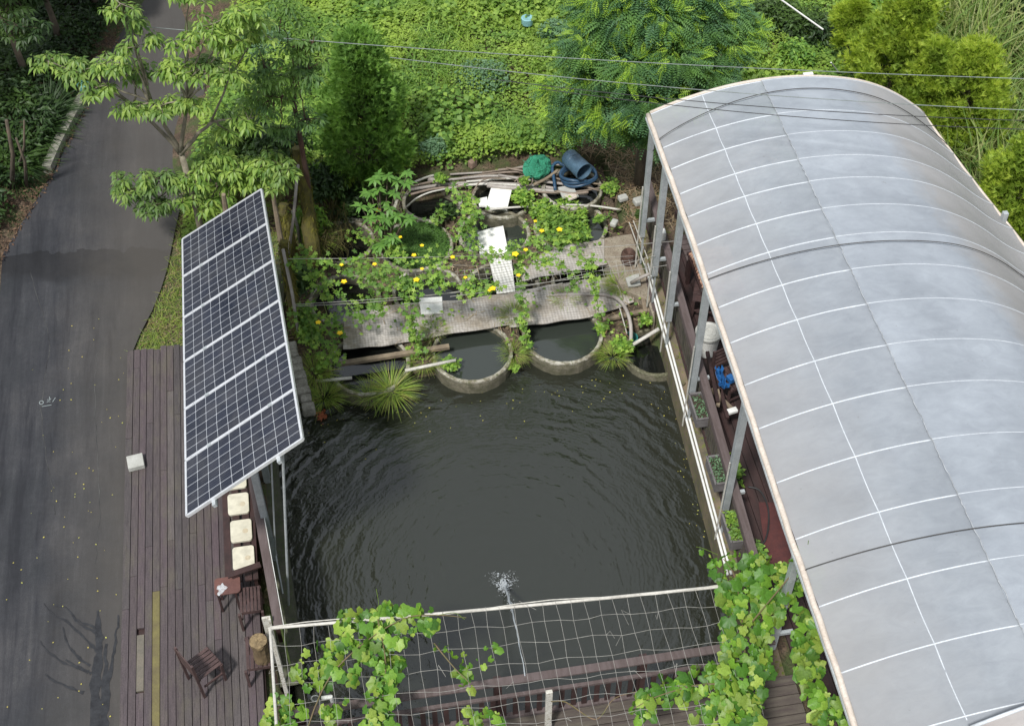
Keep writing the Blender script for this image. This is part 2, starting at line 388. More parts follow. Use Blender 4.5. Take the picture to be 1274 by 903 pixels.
# ---- road
ZR=-.12
rightpx=[(120,1500),(140,1150),(150,903),(163,437),(190,385),(206,345),(217,290),(236,205),(252,130),(262,60),(268,0),(276,-90),(285,-180)]
leftpx=[(-300,1500),(-260,1150),(-190,903),(-130,560),(-95,490),(-50,410),(2,318),(66,214),(90,163),(117,112),(140,60),(160,10),(185,-60)]
lp0=sorted([P(*p,ZR) for p in leftpx],key=lambda q:q.y); rp0=sorted([P(*p,ZR) for p in rightpx],key=lambda q:q.y)
ysr=np.concatenate([np.arange(2,27.6,.5)]); 
def sm_(pts): 
    v_=np.interp(ysr,[q.y for q in pts],[q.x for q in pts]); return v_
lx_,rx_=sm_(lp0),sm_(rp0); rx_=np.maximum(rx_,lx_+2.2)
lp=[Vector((a_,y_,ZR)) for a_,y_ in zip(lx_,ysr)]; rp=[Vector((a_,y_,ZR)) for a_,y_ in zip(rx_,ysr)]
lp.append(lp[-1]+Vector((25,60,0))); rp.append(rp[-1]+Vector((26,60,0)))
b=MB()
for i in range(len(lp)-1):
    b.poly([lp[i],rp[i],rp[i+1],lp[i+1]])
m,nt,bs=newmat('asphalt'); v=pos(nt)
big=noise(nt,.8,5,.6,v); c=ramp(nt,big,[(.3,(.017,.019,.023)),(.5,(.027,.028,.033)),(.7,(.046,.045,.048))])
st=noise(nt,1.9,5,.7,pos(nt,(2.4,.2,1)),dist=.3)
c=mix(nt,1.0,c,ramp(nt,st,[(.34,(.42,.43,.50)),(.45,(.85,.85,.88)),(.55,(1.08,1.07,1.05)),(.66,(1.5,1.46,1.40))]),'MULTIPLY')
# darker resurfaced strip laid across the road
sep=N(nt,'SeparateXYZ'); L(nt,v,sep.inputs[0])
wob=noise(nt,1.5,3,.6,v)
yy=math_(nt,'ADD',math_(nt,'ADD',sep.outputs[1],math_(nt,'MULTIPLY',wob,.7)),math_(nt,'MULTIPLY',sep.outputs[0],.12))
pA=P(100,352,ZR); pB=P(100,312,ZR)
y0=pA.y+.35+.12*pA.x; y1=pB.y+.35+.12*pB.x
band=math_(nt,'MULTIPLY',math_(nt,'SMOOTH_MIN',math_(nt,'MULTIPLY',math_(nt,'SUBTRACT',yy,y0),4.0),1.0,.3),math_(nt,'GREATER_THAN',math_(nt,'SUBTRACT',y1,yy),0))
band=math_(nt,'MAXIMUM',math_(nt,'MULTIPLY',band,.9),0)
c=mix(nt,band,c,mix(nt,1.0,c,(.25,.25,.28),'MULTIPLY'))
fine=noise(nt,160,2,.6,v); c=mix(nt,1.0,c,ramp(nt,fine,[(.3,(.55,.55,.55)),(.55,(1,1,1)),(.72,(1.9,1.9,1.9))]),'MULTIPLY')
med=noise(nt,14,4,.65,v); c=mix(nt,1.0,c,ramp(nt,med,[(.3,(.85,.85,.85)),(.7,(1.12,1.12,1.1))]),'MULTIPLY')
# dusty edge beside the deck
ed=ramp(nt,math_(nt,'ADD',sep.outputs[0],math_(nt,'MULTIPLY',noise(nt,3,3,.6,v),.9)),[(0,(0,0,0)),(1,(1,1,1))])
mr=N(nt,'MapRange'); L(nt,math_(nt,'ADD',sep.outputs[0],math_(nt,'MULTIPLY',noise(nt,2.2,4,.6,v),.8)),mr.inputs[0])
mr.inputs[1].default_value=-4.7; mr.inputs[2].default_value=-3.3
c=mix(nt,mr.outputs[0],c,mix(nt,.6,c,(.075,.066,.055)))
L(nt,c,bs.inputs['Base Color']); bs.inputs['Roughness'].default_value=.75; bump(nt,bs,fine,.5,.006)
tag(b.build('road',m),kind='structure')
# kerb along the far left of the road
kb=MB(); kp=[P(66,214,ZR),P(78,186,ZR),P(90,162,ZR),P(104,136,ZR),P(117,112,ZR),P(132,78,ZR)]
for a_,b_ in zip(kp[:-1],kp[1:]): kb.bar(a_+Vector((-.09,0,.04)),b_+Vector((-.09,0,.04)),.17,.24)
tag(kb.build('kerb',M['concrete']),kind='structure')
# wet runoff stain and chalk marks on the asphalt
def strip(mb,pts,w0,w1,z,wig=0):
    pts=[Vector(p) for p in pts]; n=len(pts); q=[]
    for i,p in enumerate(pts):
        t=(pts[min(i+1,n-1)]-pts[max(i-1,0)]).normalized(); s=Vector((-t.y,t.x,0)); ww=(w0+(w1-w0)*i/(n-1))/2*(1+random.uniform(-wig,wig))
        q.append((p+s*ww,p-s*ww))
    base=len(mb.v)
    for a_,b_ in q: mb.v+=[(a_.x,a_.y,z),(b_.x,b_.y,z)]
    for i in range(n-1): mb.f.append((base+2*i,base+2*i+1,base+2*i+3,base+2*i+2))
wet,nt,bs=newmat('wet_asphalt'); wc=ramp(nt,noise(nt,9,5,.7,pos(nt)),[(.35,(.010,.010,.012)),(.62,(.026,.027,.030))]); L(nt,wc,bs.inputs['Base Color']); bs.inputs['Roughness'].default_value=.42
sb=MB()
def px_path(l,z): return [P(x,y,z) for x,y in l]
def wiggle(pts,a,k=7):
    p=catmull(pts,k); return [q+Vector((random.uniform(-a,a),random.uniform(-a,a),0)) for q in p]
for j,l in enumerate([[(35,330),(60,420),(52,520),(70,640)],[(-20,480),(0,560),(-8,700)],[(92,165),(110,182),(125,176)],[(90,176),(101,200),(118,205)],[(85,190),(70,215)],[(120,440),(118,520),(124,610),(119,700)]]):
    if j==0: ck_=MB()
    strip(ck_,wiggle(px_path(l,ZR),.02,9),.006,.010,ZR+.0035,.5)
tag(ck_.build('road_crack',mat('crack_dust',(.10,.10,.095),(.016,.016,.018),.95,sc1=2)),kind='structure')
strip(sb,wiggle(px_path([(122,760),(124,800),(119,850),(120,960)],ZR),.012),.03,.24,ZR+.005,.45)
strip(sb,wiggle(px_path([(148,765),(143,800),(136,840),(131,900),(128,960)],ZR),.02),.02,.09,ZR+.0055,.3)
strip(sb,wiggle(px_path([(133,800),(130,850),(128,960)],ZR),.02),.03,.11,ZR+.0045,.3)
for j,l in enumerate([[(54,750),(68,766),(82,772),(95,784),(112,800),(122,812)],[(66,752),(84,757),(97,775),(112,783),(122,790)],[(78,780),(84,800),(98,818),(112,828)],[(50,798),(62,812),(80,825),(100,830),(114,838)],[(56,838),(66,846),(84,854),(104,862)],[(82,820),(96,830),(110,836)],[(92,768),(104,776),(116,780),(123,800)]]):
    strip(sb,wiggle(px_path(l,ZR),.006,4),.014,.045,ZR+.006+.0004*j,.6)
tag(sb.build('road_stain',wet),kind='structure')
chalk,nt,bs=newmat('chalk'); bs.inputs['Base Color'].default_value=(.20,.23,.23,1); bs.inputs['Roughness'].default_value=.9
cb=MB(); z=ZR+.005
def zp(l): return [P(x/9.03,460+y/9.03,z) for x,y in l]
strip(cb,zp([(465+22*math.cos(a)-3*math.sin(a),367+20*math.sin(a)) for a in np.linspace(0,6.28,14)]),.014,.014,z)
strip(cb,zp([(530,338),(576,322),(524,368),(566,356)]),.013,.013,z+.0003)
strip(cb,zp([(556,302),(560,332)]),.013,.013,z+.0006)
strip(cb,zp([(623,311),(590,360)]),.012,.012,z)
strip(cb,zp([(470,412),(578,393)]),.013,.013,z)
tag(cb.build('road_marking',chalk),kind='structure')
# ---- water
def watermat(name,base,bscale,strength,rings=False):
    m,nt,bs=newmat(name); v=pos(nt)
    bs.inputs['Base Color'].default_value=(*base,1); bs.inputs['Roughness'].default_value=.04; bs.inputs['IOR'].default_value=1.7
    h=noise(nt,bscale,4,.6,v)
    if rings:
        s=P(625,720,-.75); mp=N(nt,'Mapping'); mp.inputs['Location'].default_value=(-s.x,-s.y,0); g=N(nt,'NewGeometry'); L(nt,g.outputs['Position'],mp.inputs['Vector'])
        sp=N(nt,'SeparateXYZ'); L(nt,mp.outputs[0],sp.inputs[0]); cz=N(nt,'CombineXYZ'); L(nt,sp.outputs[0],cz.inputs[0]); L(nt,sp.outputs[1],cz.inputs[1])
        ln=N(nt,'VectorMath',operation='LENGTH'); L(nt,cz.outputs[0],ln.inputs[0]); r=ln.outputs['Value']
        ph=math_(nt,'MULTIPLY_ADD',noise(nt,1.2,3,.6,v),.75,r)
        wv=math_(nt,'SINE',math_(nt,'MULTIPLY',ph,2*math.pi/.25))
        wv2=math_(nt,'SINE',math_(nt,'MULTIPLY',math_(nt,'MULTIPLY_ADD',noise(nt,2.6,2,.6,v),.25,r),2*math.pi/.07))
        amp=N(nt,'MapRange'); L(nt,r,amp.inputs[0]); amp.inputs[1].default_value=.2; amp.inputs[2].default_value=3.8; amp.inputs[3].default_value=.22; amp.inputs[4].default_value=1.25
        patch=ramp(nt,noise(nt,.9,2,.5,v),[(.35,(.35,.35,.35)),(.6,(1,1,1))])
        wv=math_(nt,'MULTIPLY',math_(nt,'MULTIPLY',wv,amp.outputs[0]),patch)
        pat2=ramp(nt,noise(nt,3.2,3,.6,v),[(.4,(0,0,0)),(.62,(1,1,1))]); h=math_(nt,'ADD',math_(nt,'MULTIPLY',math_(nt,'MULTIPLY',wv,pat2),.50),math_(nt,'ADD',math_(nt,'MULTIPLY',wv2,.03),math_(nt,'MULTIPLY',h,.55)))
    bump(nt,bs,h,strength,.02)
    return m
b=MB(); b.poly([(PX0-.05,5.5,-.75),(PX1+.1,5.5,-.75),(PX1+.1,15.9,-.75),(PX0-.05,15.9,-.75)])
tag(b.build('pond_water',watermat('pond_water',(.019,.021,.015),9,1.0,True)),kind='structure')
# ---- pond walls
wl=[P(378,850,-.25),P(372,790,-.25),P(358,690,-.25),P(345,590,-.25),P(338,520,-.25),P(345,455,-.25),P(352,380,-.25),P(360,290,-.25)]
wall=thing('pond_wall',wl[2].copy(),'dark mossy concrete wall on the deck side of the pond','wall')
b=MB()
for i in range(len(wl)-1):
    a_,c_=wl[i],wl[i+1]; lo=Vector((0,0,-1.6)); ou=-1.86
    p=[Vector((ou,a_.y,-.25)),a_,c_,Vector((ou,c_.y,-.25))]
    b.poly(p); b.poly([a_,a_+lo,c_+lo,c_])
b.build('wall_body',M['mossy'],wall)
rw0,rw1=P(803,330,-.15),P(906,716,-.15)
dr=(rw1-rw0).normalized(); rwn=rw0-dr*1.8; rwf=rw1+dr*2.2
wallr=thing('pond_wall',rw1.copy(),'mossy stained concrete wall below the railing beside the plastic roof','wall')
b=MB(); ins=Vector((.42,0,0))
b.poly([rwn,rwf,rwf+ins,rwn+ins]); b.poly([rwn,rwn+Vector((0,0,-1.7)),rwf+Vector((0,0,-1.7)),rwf])
mm=mat('stained_wall_top',(.10,.09,.06),(.20,.15,.10),.9,sc1=3,sc2=18,bmp=.9,c3=(.10,.12,.015))
b.build('wall_body',mm,wallr)
wb=MB()   # iron-stained patch and rubble bits along the wall top
for i in range(70):
    t=random.random(); p=rwn.lerp(rwf,t)+Vector((random.uniform(.08,.34),0,.015))
    s=random.uniform(.03,.08); wb.box(p,(s,s*random.uniform(.8,2),s*.7),random.uniform(0,3))
wb.build('loose_rubble',mat('rubble',(.14,.12,.07),(.07,.06,.035),.9,sc1=8,c3=(.12,.13,.02)),wallr)
for k,(dx,lab) in enumerate([(0.0,'thin white pipe running along the edge of the right pond wall, on the water side'),(.055,'thin white pipe running along the right pond wall, on the railing side')]):
    b=MB(); q=[rw0.lerp(rw1,t)+Vector((dx-.01,0,.03+random.uniform(-.006,.006))) for t in np.linspace(0,1,9)]
    b.tube(q,.02,8); tag(b.build('white_pipe',M['white'],smooth=True),lab,'pipe','white pipes on the right pond wall')
sl0,sl1=P(362,430,-.12),P(385,514,-.12)
b=MB(); q=[sl0.lerp(sl1,t) for t in np.linspace(0,1,10)]
for a_,c_ in zip(q[:-1],q[1:]): b.bar(a_+Vector((random.uniform(-.02,.02),0,0)),c_,.2+random.uniform(-.04,.04),.22+random.uniform(-.03,.03))
tag(b.build('broken_wall',mat('lichen_concrete',(.28,.27,.23),(.13,.125,.10),.9,sc1=9,c3=(.08,.07,.05)),bevel=.03),'rough lichen-grey broken wall end beside the middle solar panels','wall')
# ---- left deck
dm,nt,bs=newmat('weathered_deck'); v=pos(nt); g=N(nt,'NewGeometry')
c=ramp(nt,g.outputs['Random Per Island'],[(0,(.052,.040,.042)),(.25,(.074,.057,.060)),(.45,(.060,.050,.050)),(.62,(.080,.058,.065)),(.8,(.050,.043,.044)),(1,(.092,.078,.076))])
gr=noise(nt,3,6,.7,pos(nt,(16,1.1,4))); c=mix(nt,1.0,c,ramp(nt,gr,[(.3,(.62,.6,.6)),(.5,(1,1,1)),(.72,(1.35,1.33,1.3))]),'MULTIPLY')
c=mix(nt,ramp(nt,noise(nt,1.8,5,.7,pos(nt,(2.2,.7,1))),[(.49,(0,0,0)),(.68,(.5,.5,.5))]),c,(.10,.09,.062))
c=mix(nt,1.0,c,ramp(nt,noise(nt,45,3,.6,v),[(.3,(.8,.8,.8)),(.7,(1.2,1.2,1.2))]),'MULTIPLY')
L(nt,c,bs.inputs['Base Color']); bs.inputs['Roughness'].default_value=.62; bump(nt,bs,gr,.5,.01)
DX0=P(150,903,0).x-.02; DX1=-1.80; PW=.108
deck=thing('wooden_deck',(DX0,12,-.02),'weathered purple-brown plank deck between the road and the pond','deck')
b=MB(); rows=int((DX1-DX0)/PW)
for r in range(rows):
    x=DX0+PW*(r+.5); y=5.0; yend=P(190,433,0).y+random.uniform(-.04,.04)
    yel=DX0+PW*r<P(196,800,0).x<DX0+PW*(r+1); gry=DX0+PW*r<P(170,820,0).x<DX0+PW*(r+1)
    y+=random.uniform(0,2)
    segs=[]; 
    if yel: segs=[('y',4.5,P(196,735,0).y),('n',P(196,735,0).y,yend)]
    elif gry: segs=[('n',4.5,P(170,862,0).y),('g',P(170,860,0).y,P(170,790,0).y),('n',P(170,784,0).y+.03,yend)]
    else:
        s0=4.5
        while s0<yend:
            s1=min(yend,s0+random.choice([2.4,3.0,3.6,4.2])+random.uniform(-.3,.3)); segs.append(('n',s0,s1)); s0=s1
    for k,s0,s1 in segs:
        zz=random.uniform(-.003,.003)
        cx=(x,(s0+s1)/2,-.02+zz); dm_=(PW-.009,s1-s0-.006,.04)
        if k=='n': b.box(cx,dm_,random.uniform(-.0006,.0006))
        elif k=='y':
            y_=MB().box((x,(s0+s1)/2,-.018),dm_).build('plank',mat('yellowed_plank',(.15,.13,.045),(.11,.09,.04),.7,sc1=5),deck); y_['label']='yellowed plank'
        else:
            y_=MB().box((x,(s0+s1)/2,-.018),dm_).build('plank',mat('pale_replacement_plank',(.15,.13,.10),(.11,.10,.08),.7,sc1=5),deck); y_['label']='pale grey replacement plank'
b.build('planks',dm,deck,bevel=.004)
b=MB(); b.box(((DX0+DX1)/2,10,-.1),(DX1-DX0-.06,11,.08)); b.build('joists',M['darkwood'],deck)
# ---- parapet between deck and pond
c0=P(347,782,.9); c1=P(313,590,.9); dd=(c1-c0).normalized(); cN=c0+dd*4.4
par=thing('wooden_parapet',(c0.x,c0.y,0),'low brown-capped plank parapet with an algae-green face above the pond','fence')
b=MB(); b.bar(c0,cN,.12,.035); b.build('cap_rail',M['capwood'],par,bevel=.004)
b=MB()
for i in range(7):
    z0=-.12+i*.142; b.bar(Vector((c0.x+.03,c0.y,z0+.07)),Vector((cN.x+.03,cN.y,z0+.07)),.025,.136)
b.build('boards',M['greenboard'],par)
for t in (0.1,.36,.62,.88):
    p=c0.lerp(cN,t); MB().box((p.x-.03,p.y,.37),(.07,.07,1.0)).build('post',M['darkwood'],par)
q=[c0+dd*s_+Vector((.07,0,.01+random.uniform(-.01,.01))) for s_ in np.linspace(0,2.2,12)]
MB().tube(catmull(q,3),.006,5).build('white_cord',M['white'],par)
# ---- front railing + boardwalk
RY=8.47
fr=thing('wooden_railing',(2,RY,0),'dark wooden railing with upright slats across the near end of the pond','railing')
b=MB(); a_=P(372,886,.92); b_=P(900,806,.92)
b.bar(Vector((a_.x-.1,a_.y,.92)),Vector((b_.x+.7,b_.y,.92)),.115,.035); b.build('cap_rail',M['capwood'],fr,bevel=.004)
b=MB(); b.bar(Vector((a_.x-.1,a_.y-.05,.60)),Vector((b_.x+.7,b_.y-.05,.60)),.05,.05); b.build('middle_rail',M['capwood'],fr,bevel=.004)
b=MB(); b.bar(Vector((a_.x-.1,a_.y-.04,.03)),Vector((b_.x+.7,b_.y-.04,.03)),.07,.05); b.build('bottom_rail',M['capwood'],fr,bevel=.004)
first=None
for i in range(40):
    x=a_.x+i*.156+random.uniform(-.008,.008); 
    if x>b_.x+.6: break
    if first is None:
        first=MB().box((0,0,.315),(.068,.025,.52)).build('baluster',M['darkwood']); o=first
    else:
        o=first.copy(); col.objects.link(o)
    o.parent=fr; o.location=(x-2,a_.y+(b_.y-a_.y)*(i/36)-.035-RY,0)
for x in (a_.x,1.25,3.2,b_.x+.5): MB().box((x,a_.y+.05,.1),(.1,.1,1.6)).build('post',M['darkwood'],fr)
bw=thing('boardwalk',(2,7,-.02),'narrow worn boardwalk in front of the near railing','deck')
b=MB()
for i in range(18):
    b.box((1.9,RY-.13-i*.145,-.02),(6.9,.135,.04))
b.build('planks',mat('boardwalk_planks',(.10,.085,.065),(.06,.045,.04),.75,sc1=4,stretch=(.4,4,1)),bw,bevel=.004)
# ---- front pergola: pipe, posts, net
ZN=1.7
pl=P(336,781,ZN); pr_=P(900,729,ZN)
perg=thing('net_trellis',(pl.x,pl.y,0),'white pipe frame carrying a pale cord net over the near end of the pond','trellis')
q=[pl.lerp(pr_,t)+Vector((0,0,-.03*math.sin(math.pi*t))) for t in np.linspace(0,1,14)]; q.append(pr_+(pr_-pl).normalized()*.6)
MB().tube(q,.022,10).build('top_pipe',M['pvc'],perg,smooth=True)
q2=[p+Vector((0,.035*math.sin(i),.028)) for i,p in enumerate(q)]; MB().tube(q2,.007,6).build('tie_pipe',M['pvc'],perg)
MB().box((pl.x,pl.y-.01,ZN/2-.05),(.055,.055,ZN+.1)).build('post',M['whitepaint'],perg,bevel=.004)
lowl=Vector((pl.x+.02,4.6,ZN)); MB().tube([pl,lowl],.02,8).build('side_pipe',M['pvc'],perg)
net=MB(); NXc=32; NYc=13
gx=lambda i,j:(pl.lerp(pr_,i/NXc)+Vector((0,-j*.27,0))+Vector((.012*math.sin(i*3.1+j*1.7),.02*math.sin(i*1.3+j*2.3),-.05*math.sin(math.pi*i/NXc)*math.sin(min(1,j/6)*math.pi*.7)+.012*math.sin(i*2.2+j))))
for j in range(1,NYc+1): net.tube([gx(i,j) for i in range(NXc+1)],.0026,4,False)
for i in range(NXc+1): net.tube([gx(i,j) for j in range(NYc+1)],.0026,4,False)
for k in range(16):
    i=random.uniform(0,NXc-2); p=gx(int(i),random.randint(0,6)); net.tube([p,p+Vector((random.uniform(-.1,.1),random.uniform(-.1,.1),-.03)),p+Vector((random.uniform(-.15,.15),random.uniform(-.12,.05),-.08))],.0028,3,False)
net.build('cord_net',M['rope'],perg)
# peeling white board at the parapet end, short white stake, PVC elbow
u0=P(331,768,1.02); b=MB(); b.box((u0.x,u0.y,.35),(.115,.035,1.36)); b.box((u0.x+.045,u0.y-.02,.35),(.03,.05,1.34))
tag(b.build('painted_board',M['whitepaint'],bevel=.004),'peeling white painted board at the near end of the brown parapet','board')
p=P(683,858,1.1); tag(MB().box((p.x,p.y-.02,.55),(.085,.05,1.1)).build('painted_stake',M['whitepaint'],bevel=.004),'short white painted stake standing in front of the near railing','post')
p=P(400,868,.75); pe=thing('pipe_valve',p,'small white pipe elbow with a ring handle at the lower left of the pond','valve')
MB().tube([p+Vector((0,0,0)),p+Vector((.12,0,0)),p+Vector((.14,0,-.3))],.028,8).build('elbow',M['white'],pe)
b=MB(); b.tube([p+Vector((-.08+.05*math.cos(a),0.05*math.sin(a)*.3,.05*math.sin(a)+.02)) for a in np.linspace(0,6.28,14)],.008,6,False); b.build('ring_handle',M['white'],pe)
# water jet and splash
jm,nt,bs=newmat('foamy_water'); bs.inputs['Base Color'].default_value=(.7,.74,.77,1); bs.inputs['Roughness'].default_value=.2; bs.inputs['Transmission Weight'].default_value=.5; bs.inputs['IOR'].default_value=1.33
s0=P(653,840,.97); s1=P(627,728,-.75)
jet=thing('water_jet',s0,'thin white jet of water arcing from the near railing into the pond','water jet')
b=MB(); pts=[]
for t in np.linspace(0,1,26):
    p=s0.lerp(s1,t); p.z=s0.z+(s1.z-s0.z)*t+.55*4*t*(1-t)*.5; pts.append(p+Vector((random.uniform(-.006,.006),0,random.uniform(-.006,.006))))
b.tube(pts,[.006+.016*t*t+random.uniform(0,.004) for t in np.linspace(0,1,26)],6)
b.build('stream',jm,jet)
b=MB()
def drop(mb,c,r):
    c=Vector(c); mb.add([c+Vector(d)*r for d in((1,0,0),(-1,0,0),(0,1,0),(0,-1,0),(0,0,1.2),(0,0,-1))],[(0,2,4),(2,1,4),(1,3,4),(3,0,4),(2,0,5),(1,2,5),(3,1,5),(0,3,5)])
for k in range(200):
    a=random.uniform(0,6.28); r=abs(random.gauss(0,.05)); drop(b,s1+Vector((math.cos(a)*r,math.sin(a)*r*1.5,random.uniform(0,.10)*(1-r))),random.uniform(.006,.018))
for k in range(330):
    a=random.uniform(0,6.28); r=.12+.05*math.sin(a*3)+random.gauss(0,.06); drop(b,s1+Vector((math.cos(a)*r,.05+math.sin(a)*r,random.uniform(0,.04))),random.uniform(.003,.0075))
for k in range(70):
    t=random.uniform(.6,1); p=pts[int(t*25)]; drop(b,p+Vector((random.gauss(0,.025),random.gauss(0,.025),random.gauss(0,.02))),random.uniform(.003,.009))
tag(b.build('splash',jm,jet),kind='stuff')
# ================================================================ SOLAR ARRAY
cA,cB,cC,cD=P(325,235,2.77),P(227,297,2.03),P(232,642,2.75),P(376,546,3.55)
bil=lambda u,v: (cC*(1-u)+cD*u)*(1-v)+(cB*(1-u)+cA*u)*v      # u across 0..1, v along 0..1 (near to far)
nrm=(cD-cC).cross(cB-cC).normalized()
arr=thing('solar_array',(P(340,690,-.1)),'tilted array of six dark blue solar panels in white frames above the deck','solar array')
pm,nt,bs=newmat('solar_cells'); uv=N(nt,'UVMap'); sp=N(nt,'SeparateXYZ'); L(nt,uv.outputs[0],sp.inputs[0])
fx=math_(nt,'ABSOLUTE',math_(nt,'SUBTRACT',math_(nt,'FRACT',sp.outputs[0]),.5)); fy=math_(nt,'ABSOLUTE',math_(nt,'SUBTRACT',math_(nt,'FRACT',sp.outputs[1]),.5))
ln=math_(nt,'GREATER_THAN',math_(nt,'MAXIMUM',fx,math_(nt,'SUBTRACT',fy,-.004)),.484)
dia=math_(nt,'GREATER_THAN',math_(nt,'ADD',fx,fy),.93)
line=math_(nt,'MAXIMUM',ln,dia)
bbv=math_(nt,'ABSOLUTE',math_(nt,'SUBTRACT',math_(nt,'FRACT',math_(nt,'MULTIPLY',sp.outputs[1],4.0)),.5)); bb=math_(nt,'MULTIPLY',math_(nt,'LESS_THAN',bbv,.05),.5)
cellr=N(nt,'TexWhiteNoise'); fl=N(nt,'VectorMath',operation='FLOOR'); L(nt,uv.outputs[0],fl.inputs[0]); L(nt,fl.outputs[0],cellr.inputs[0])
c=ramp(nt,cellr.outputs[0],[(0,(.006,.008,.017)),(1,(.010,.013,.026))])
c=mix(nt,bb,c,(.12,.13,.16)); c=mix(nt,line,c,(.42,.44,.47))
L(nt,c,bs.inputs['Base Color']); du=noise(nt,2.5,5,.65,pos(nt)); L(nt,ramp(nt,du,[(.3,(.12,.12,.12)),(.7,(.34,.34,.34))]),bs.inputs['Roughness']); c=mix(nt,ramp(nt,du,[(.4,(.0,.0,.0)),(.8,(.10,.10,.10))]),c,(.35,.33,.3)); L(nt,c,bs.inputs['Base Color']); bs.inputs['Coat Weight'].default_value=.1; bs.inputs['IOR'].default_value=1.4
def quadmesh(mb,u0,u1,v0,v1,off): return mb.poly([bil(u0,v0)+nrm*off,bil(u1,v0)+nrm*off,bil(u1,v1)+nrm*off,bil(u0,v1)+nrm*off])
for k in range(6):
    v0,v1=k/6+.0015,(k+1)/6-.0015; e=.006; f=.014
    mb=MB(); quadmesh(mb,e,1-e,v0+.003,v1-.003,.0)
    o=mb.build('solar_panel',pm,arr); uvl=o.data.uv_layers.new(name='UVMap')
    for li,(a_,b_) in enumerate([(0,0),(10,0),(10,6),(0,6)]): uvl.data[li].uv=(a_,b_)
    fb=MB(); A0,B0,C0,D0=bil(0.001,v0),bil(.999,v0),bil(.999,v1),bil(0.001,v1); dn=nrm*-.014
    for p_,q_ in ((A0,B0),(B0,C0),(C0,D0),(D0,A0)):
        fb.bar(p_+dn,q_+dn,.03,.042,nrm)
    o2=fb.build('panel_frame',M['alu'],o)
    bk=MB(); quadmesh(bk,.01,.99,v0+.004,v1-.004,-.012); bk.build('back_sheet',M['white'],o)
for k in range(1,6):
    for u in (.22,.78):
        q=bil(u,k/6)+nrm*.006; MB().bar(q-(cD-cC).normalized()*.03,q+(cD-cC).normalized()*.03,.05,.012,nrm).build('clamp',M['steel'],arr)
def at_panel(u,v,off=-.06): return bil(u,v)+nrm*off
for u in (.22,.78):
    b=MB(); b.bar(at_panel(u,-.012),at_panel(u,1.0),.05,.05,nrm); b.build('support_rail',M['steel'],arr)
for v_ in (.05,.36,.68,.95):
    b=MB(); b.bar(at_panel(.04,v_,-.11),at_panel(.96,v_,-.11),.06,.05,nrm); b.build('cross_beam',M['steel'],arr)
def top_for(base,u_guess=.5):
    best=None
    for u in np.linspace(0.02,.98,60):
        for v_ in np.linspace(0,1,80):
            p=at_panel(u,v_,-.11); d=(p.x-base.x)**2+(p.y-base.y)**2
            if best is None or d<best[0]: best=(d,p)
    return best[1]
for k in range(4):
    base=P(341,694,-.2)+Vector((-.02*k,1.45*k,0)); tp=top_for(base)
    b=MB(); h_=.06
    for dx,dy,wx,wy in ((-.045,0,.008,.10),(.0,.05,.10,.008),(.0,-.05,.10,.008)):
        b.box(((base.x+tp.x)/2+dx,base.y+dy,(base.z+tp.z)/2),(wx,wy,tp.z-base.z))
    b.build('post',M['steel'],arr)
MB().tube([P(359,752,-.2),at_panel(.8,.02,-.1)],.018,8).build('brace',M['steel'],arr)
MB().tube([P(352,738,-.2),P(343,690,.2),at_panel(.72,.12,-.1)],.012,6).build('brace',M['steel'],arr)
# ================================================================ FURNITURE ON THE DECK
bench=thing('long_bench',(-2.0,12.2,0),'low dark bench along the parapet carrying the row of cream seats','bench')
ya=P(300,722,.4).y; b=MB()
for x in (-2.22,-2.08,-1.94,-1.84): b.box((x,(ya+14.4)/2,.375),(.10 if x<-1.9 else .07,14.4-ya,.03))
b.build('seat',M['darkwood'],bench)
for y in (ya+.1,ya+1.2,ya+2.3,ya+3.3):
    for x in (-2.2,-1.86): MB().box((x,y,.18),(.05,.05,.36)).build('leg',M['darkwood'],bench)
def rounded(mb,c,lx,ly,th,r=.06,n=6):
    pts=[]
    for cx,cy,a0 in ((lx/2-r,ly/2-r,0),(-lx/2+r,ly/2-r,90),(-lx/2+r,-ly/2+r,180),(lx/2-r,-ly/2+r,270)):
        for i in range(n+1):
            a=R_(a0+90*i/n); pts.append(Vector(c)+Vector((cx+r*math.cos(a),cy+r*math.sin(a),0)))
    return mb.poly(pts,th)
cush=[((283.5,605),(310,641),'second cream wooden seat board from the rusty tray end counted upward by two','x'),]
cl=['cream seat board lying nearest the rusty tray','cream seat board second from the rusty tray','cream seat board third from the rusty tray','cream seat board mostly hidden under the solar panel edge']
ctr=[(303,693),(300,659.5),(296.5,626),(293.5,595)]
for k,(x,y) in enumerate(ctr):
    p=P(x,y,.43); t=thing('seat_board',(p.x,p.y,.39),cl[k],'seat','cream seat boards on the long bench')
    rounded(MB(),(p.x,p.y,.435),.31,.385-.005*k,.045,.045).build('board',M['cream'],t,bevel=.008)
    b=MB(); q=Vector((p.x+.06,p.y-.02,.437))
    b.lathe(q,[(0.0,.0),(.030,.0),(.042,-.001)],14); b.build('knot',M['knot'],t)
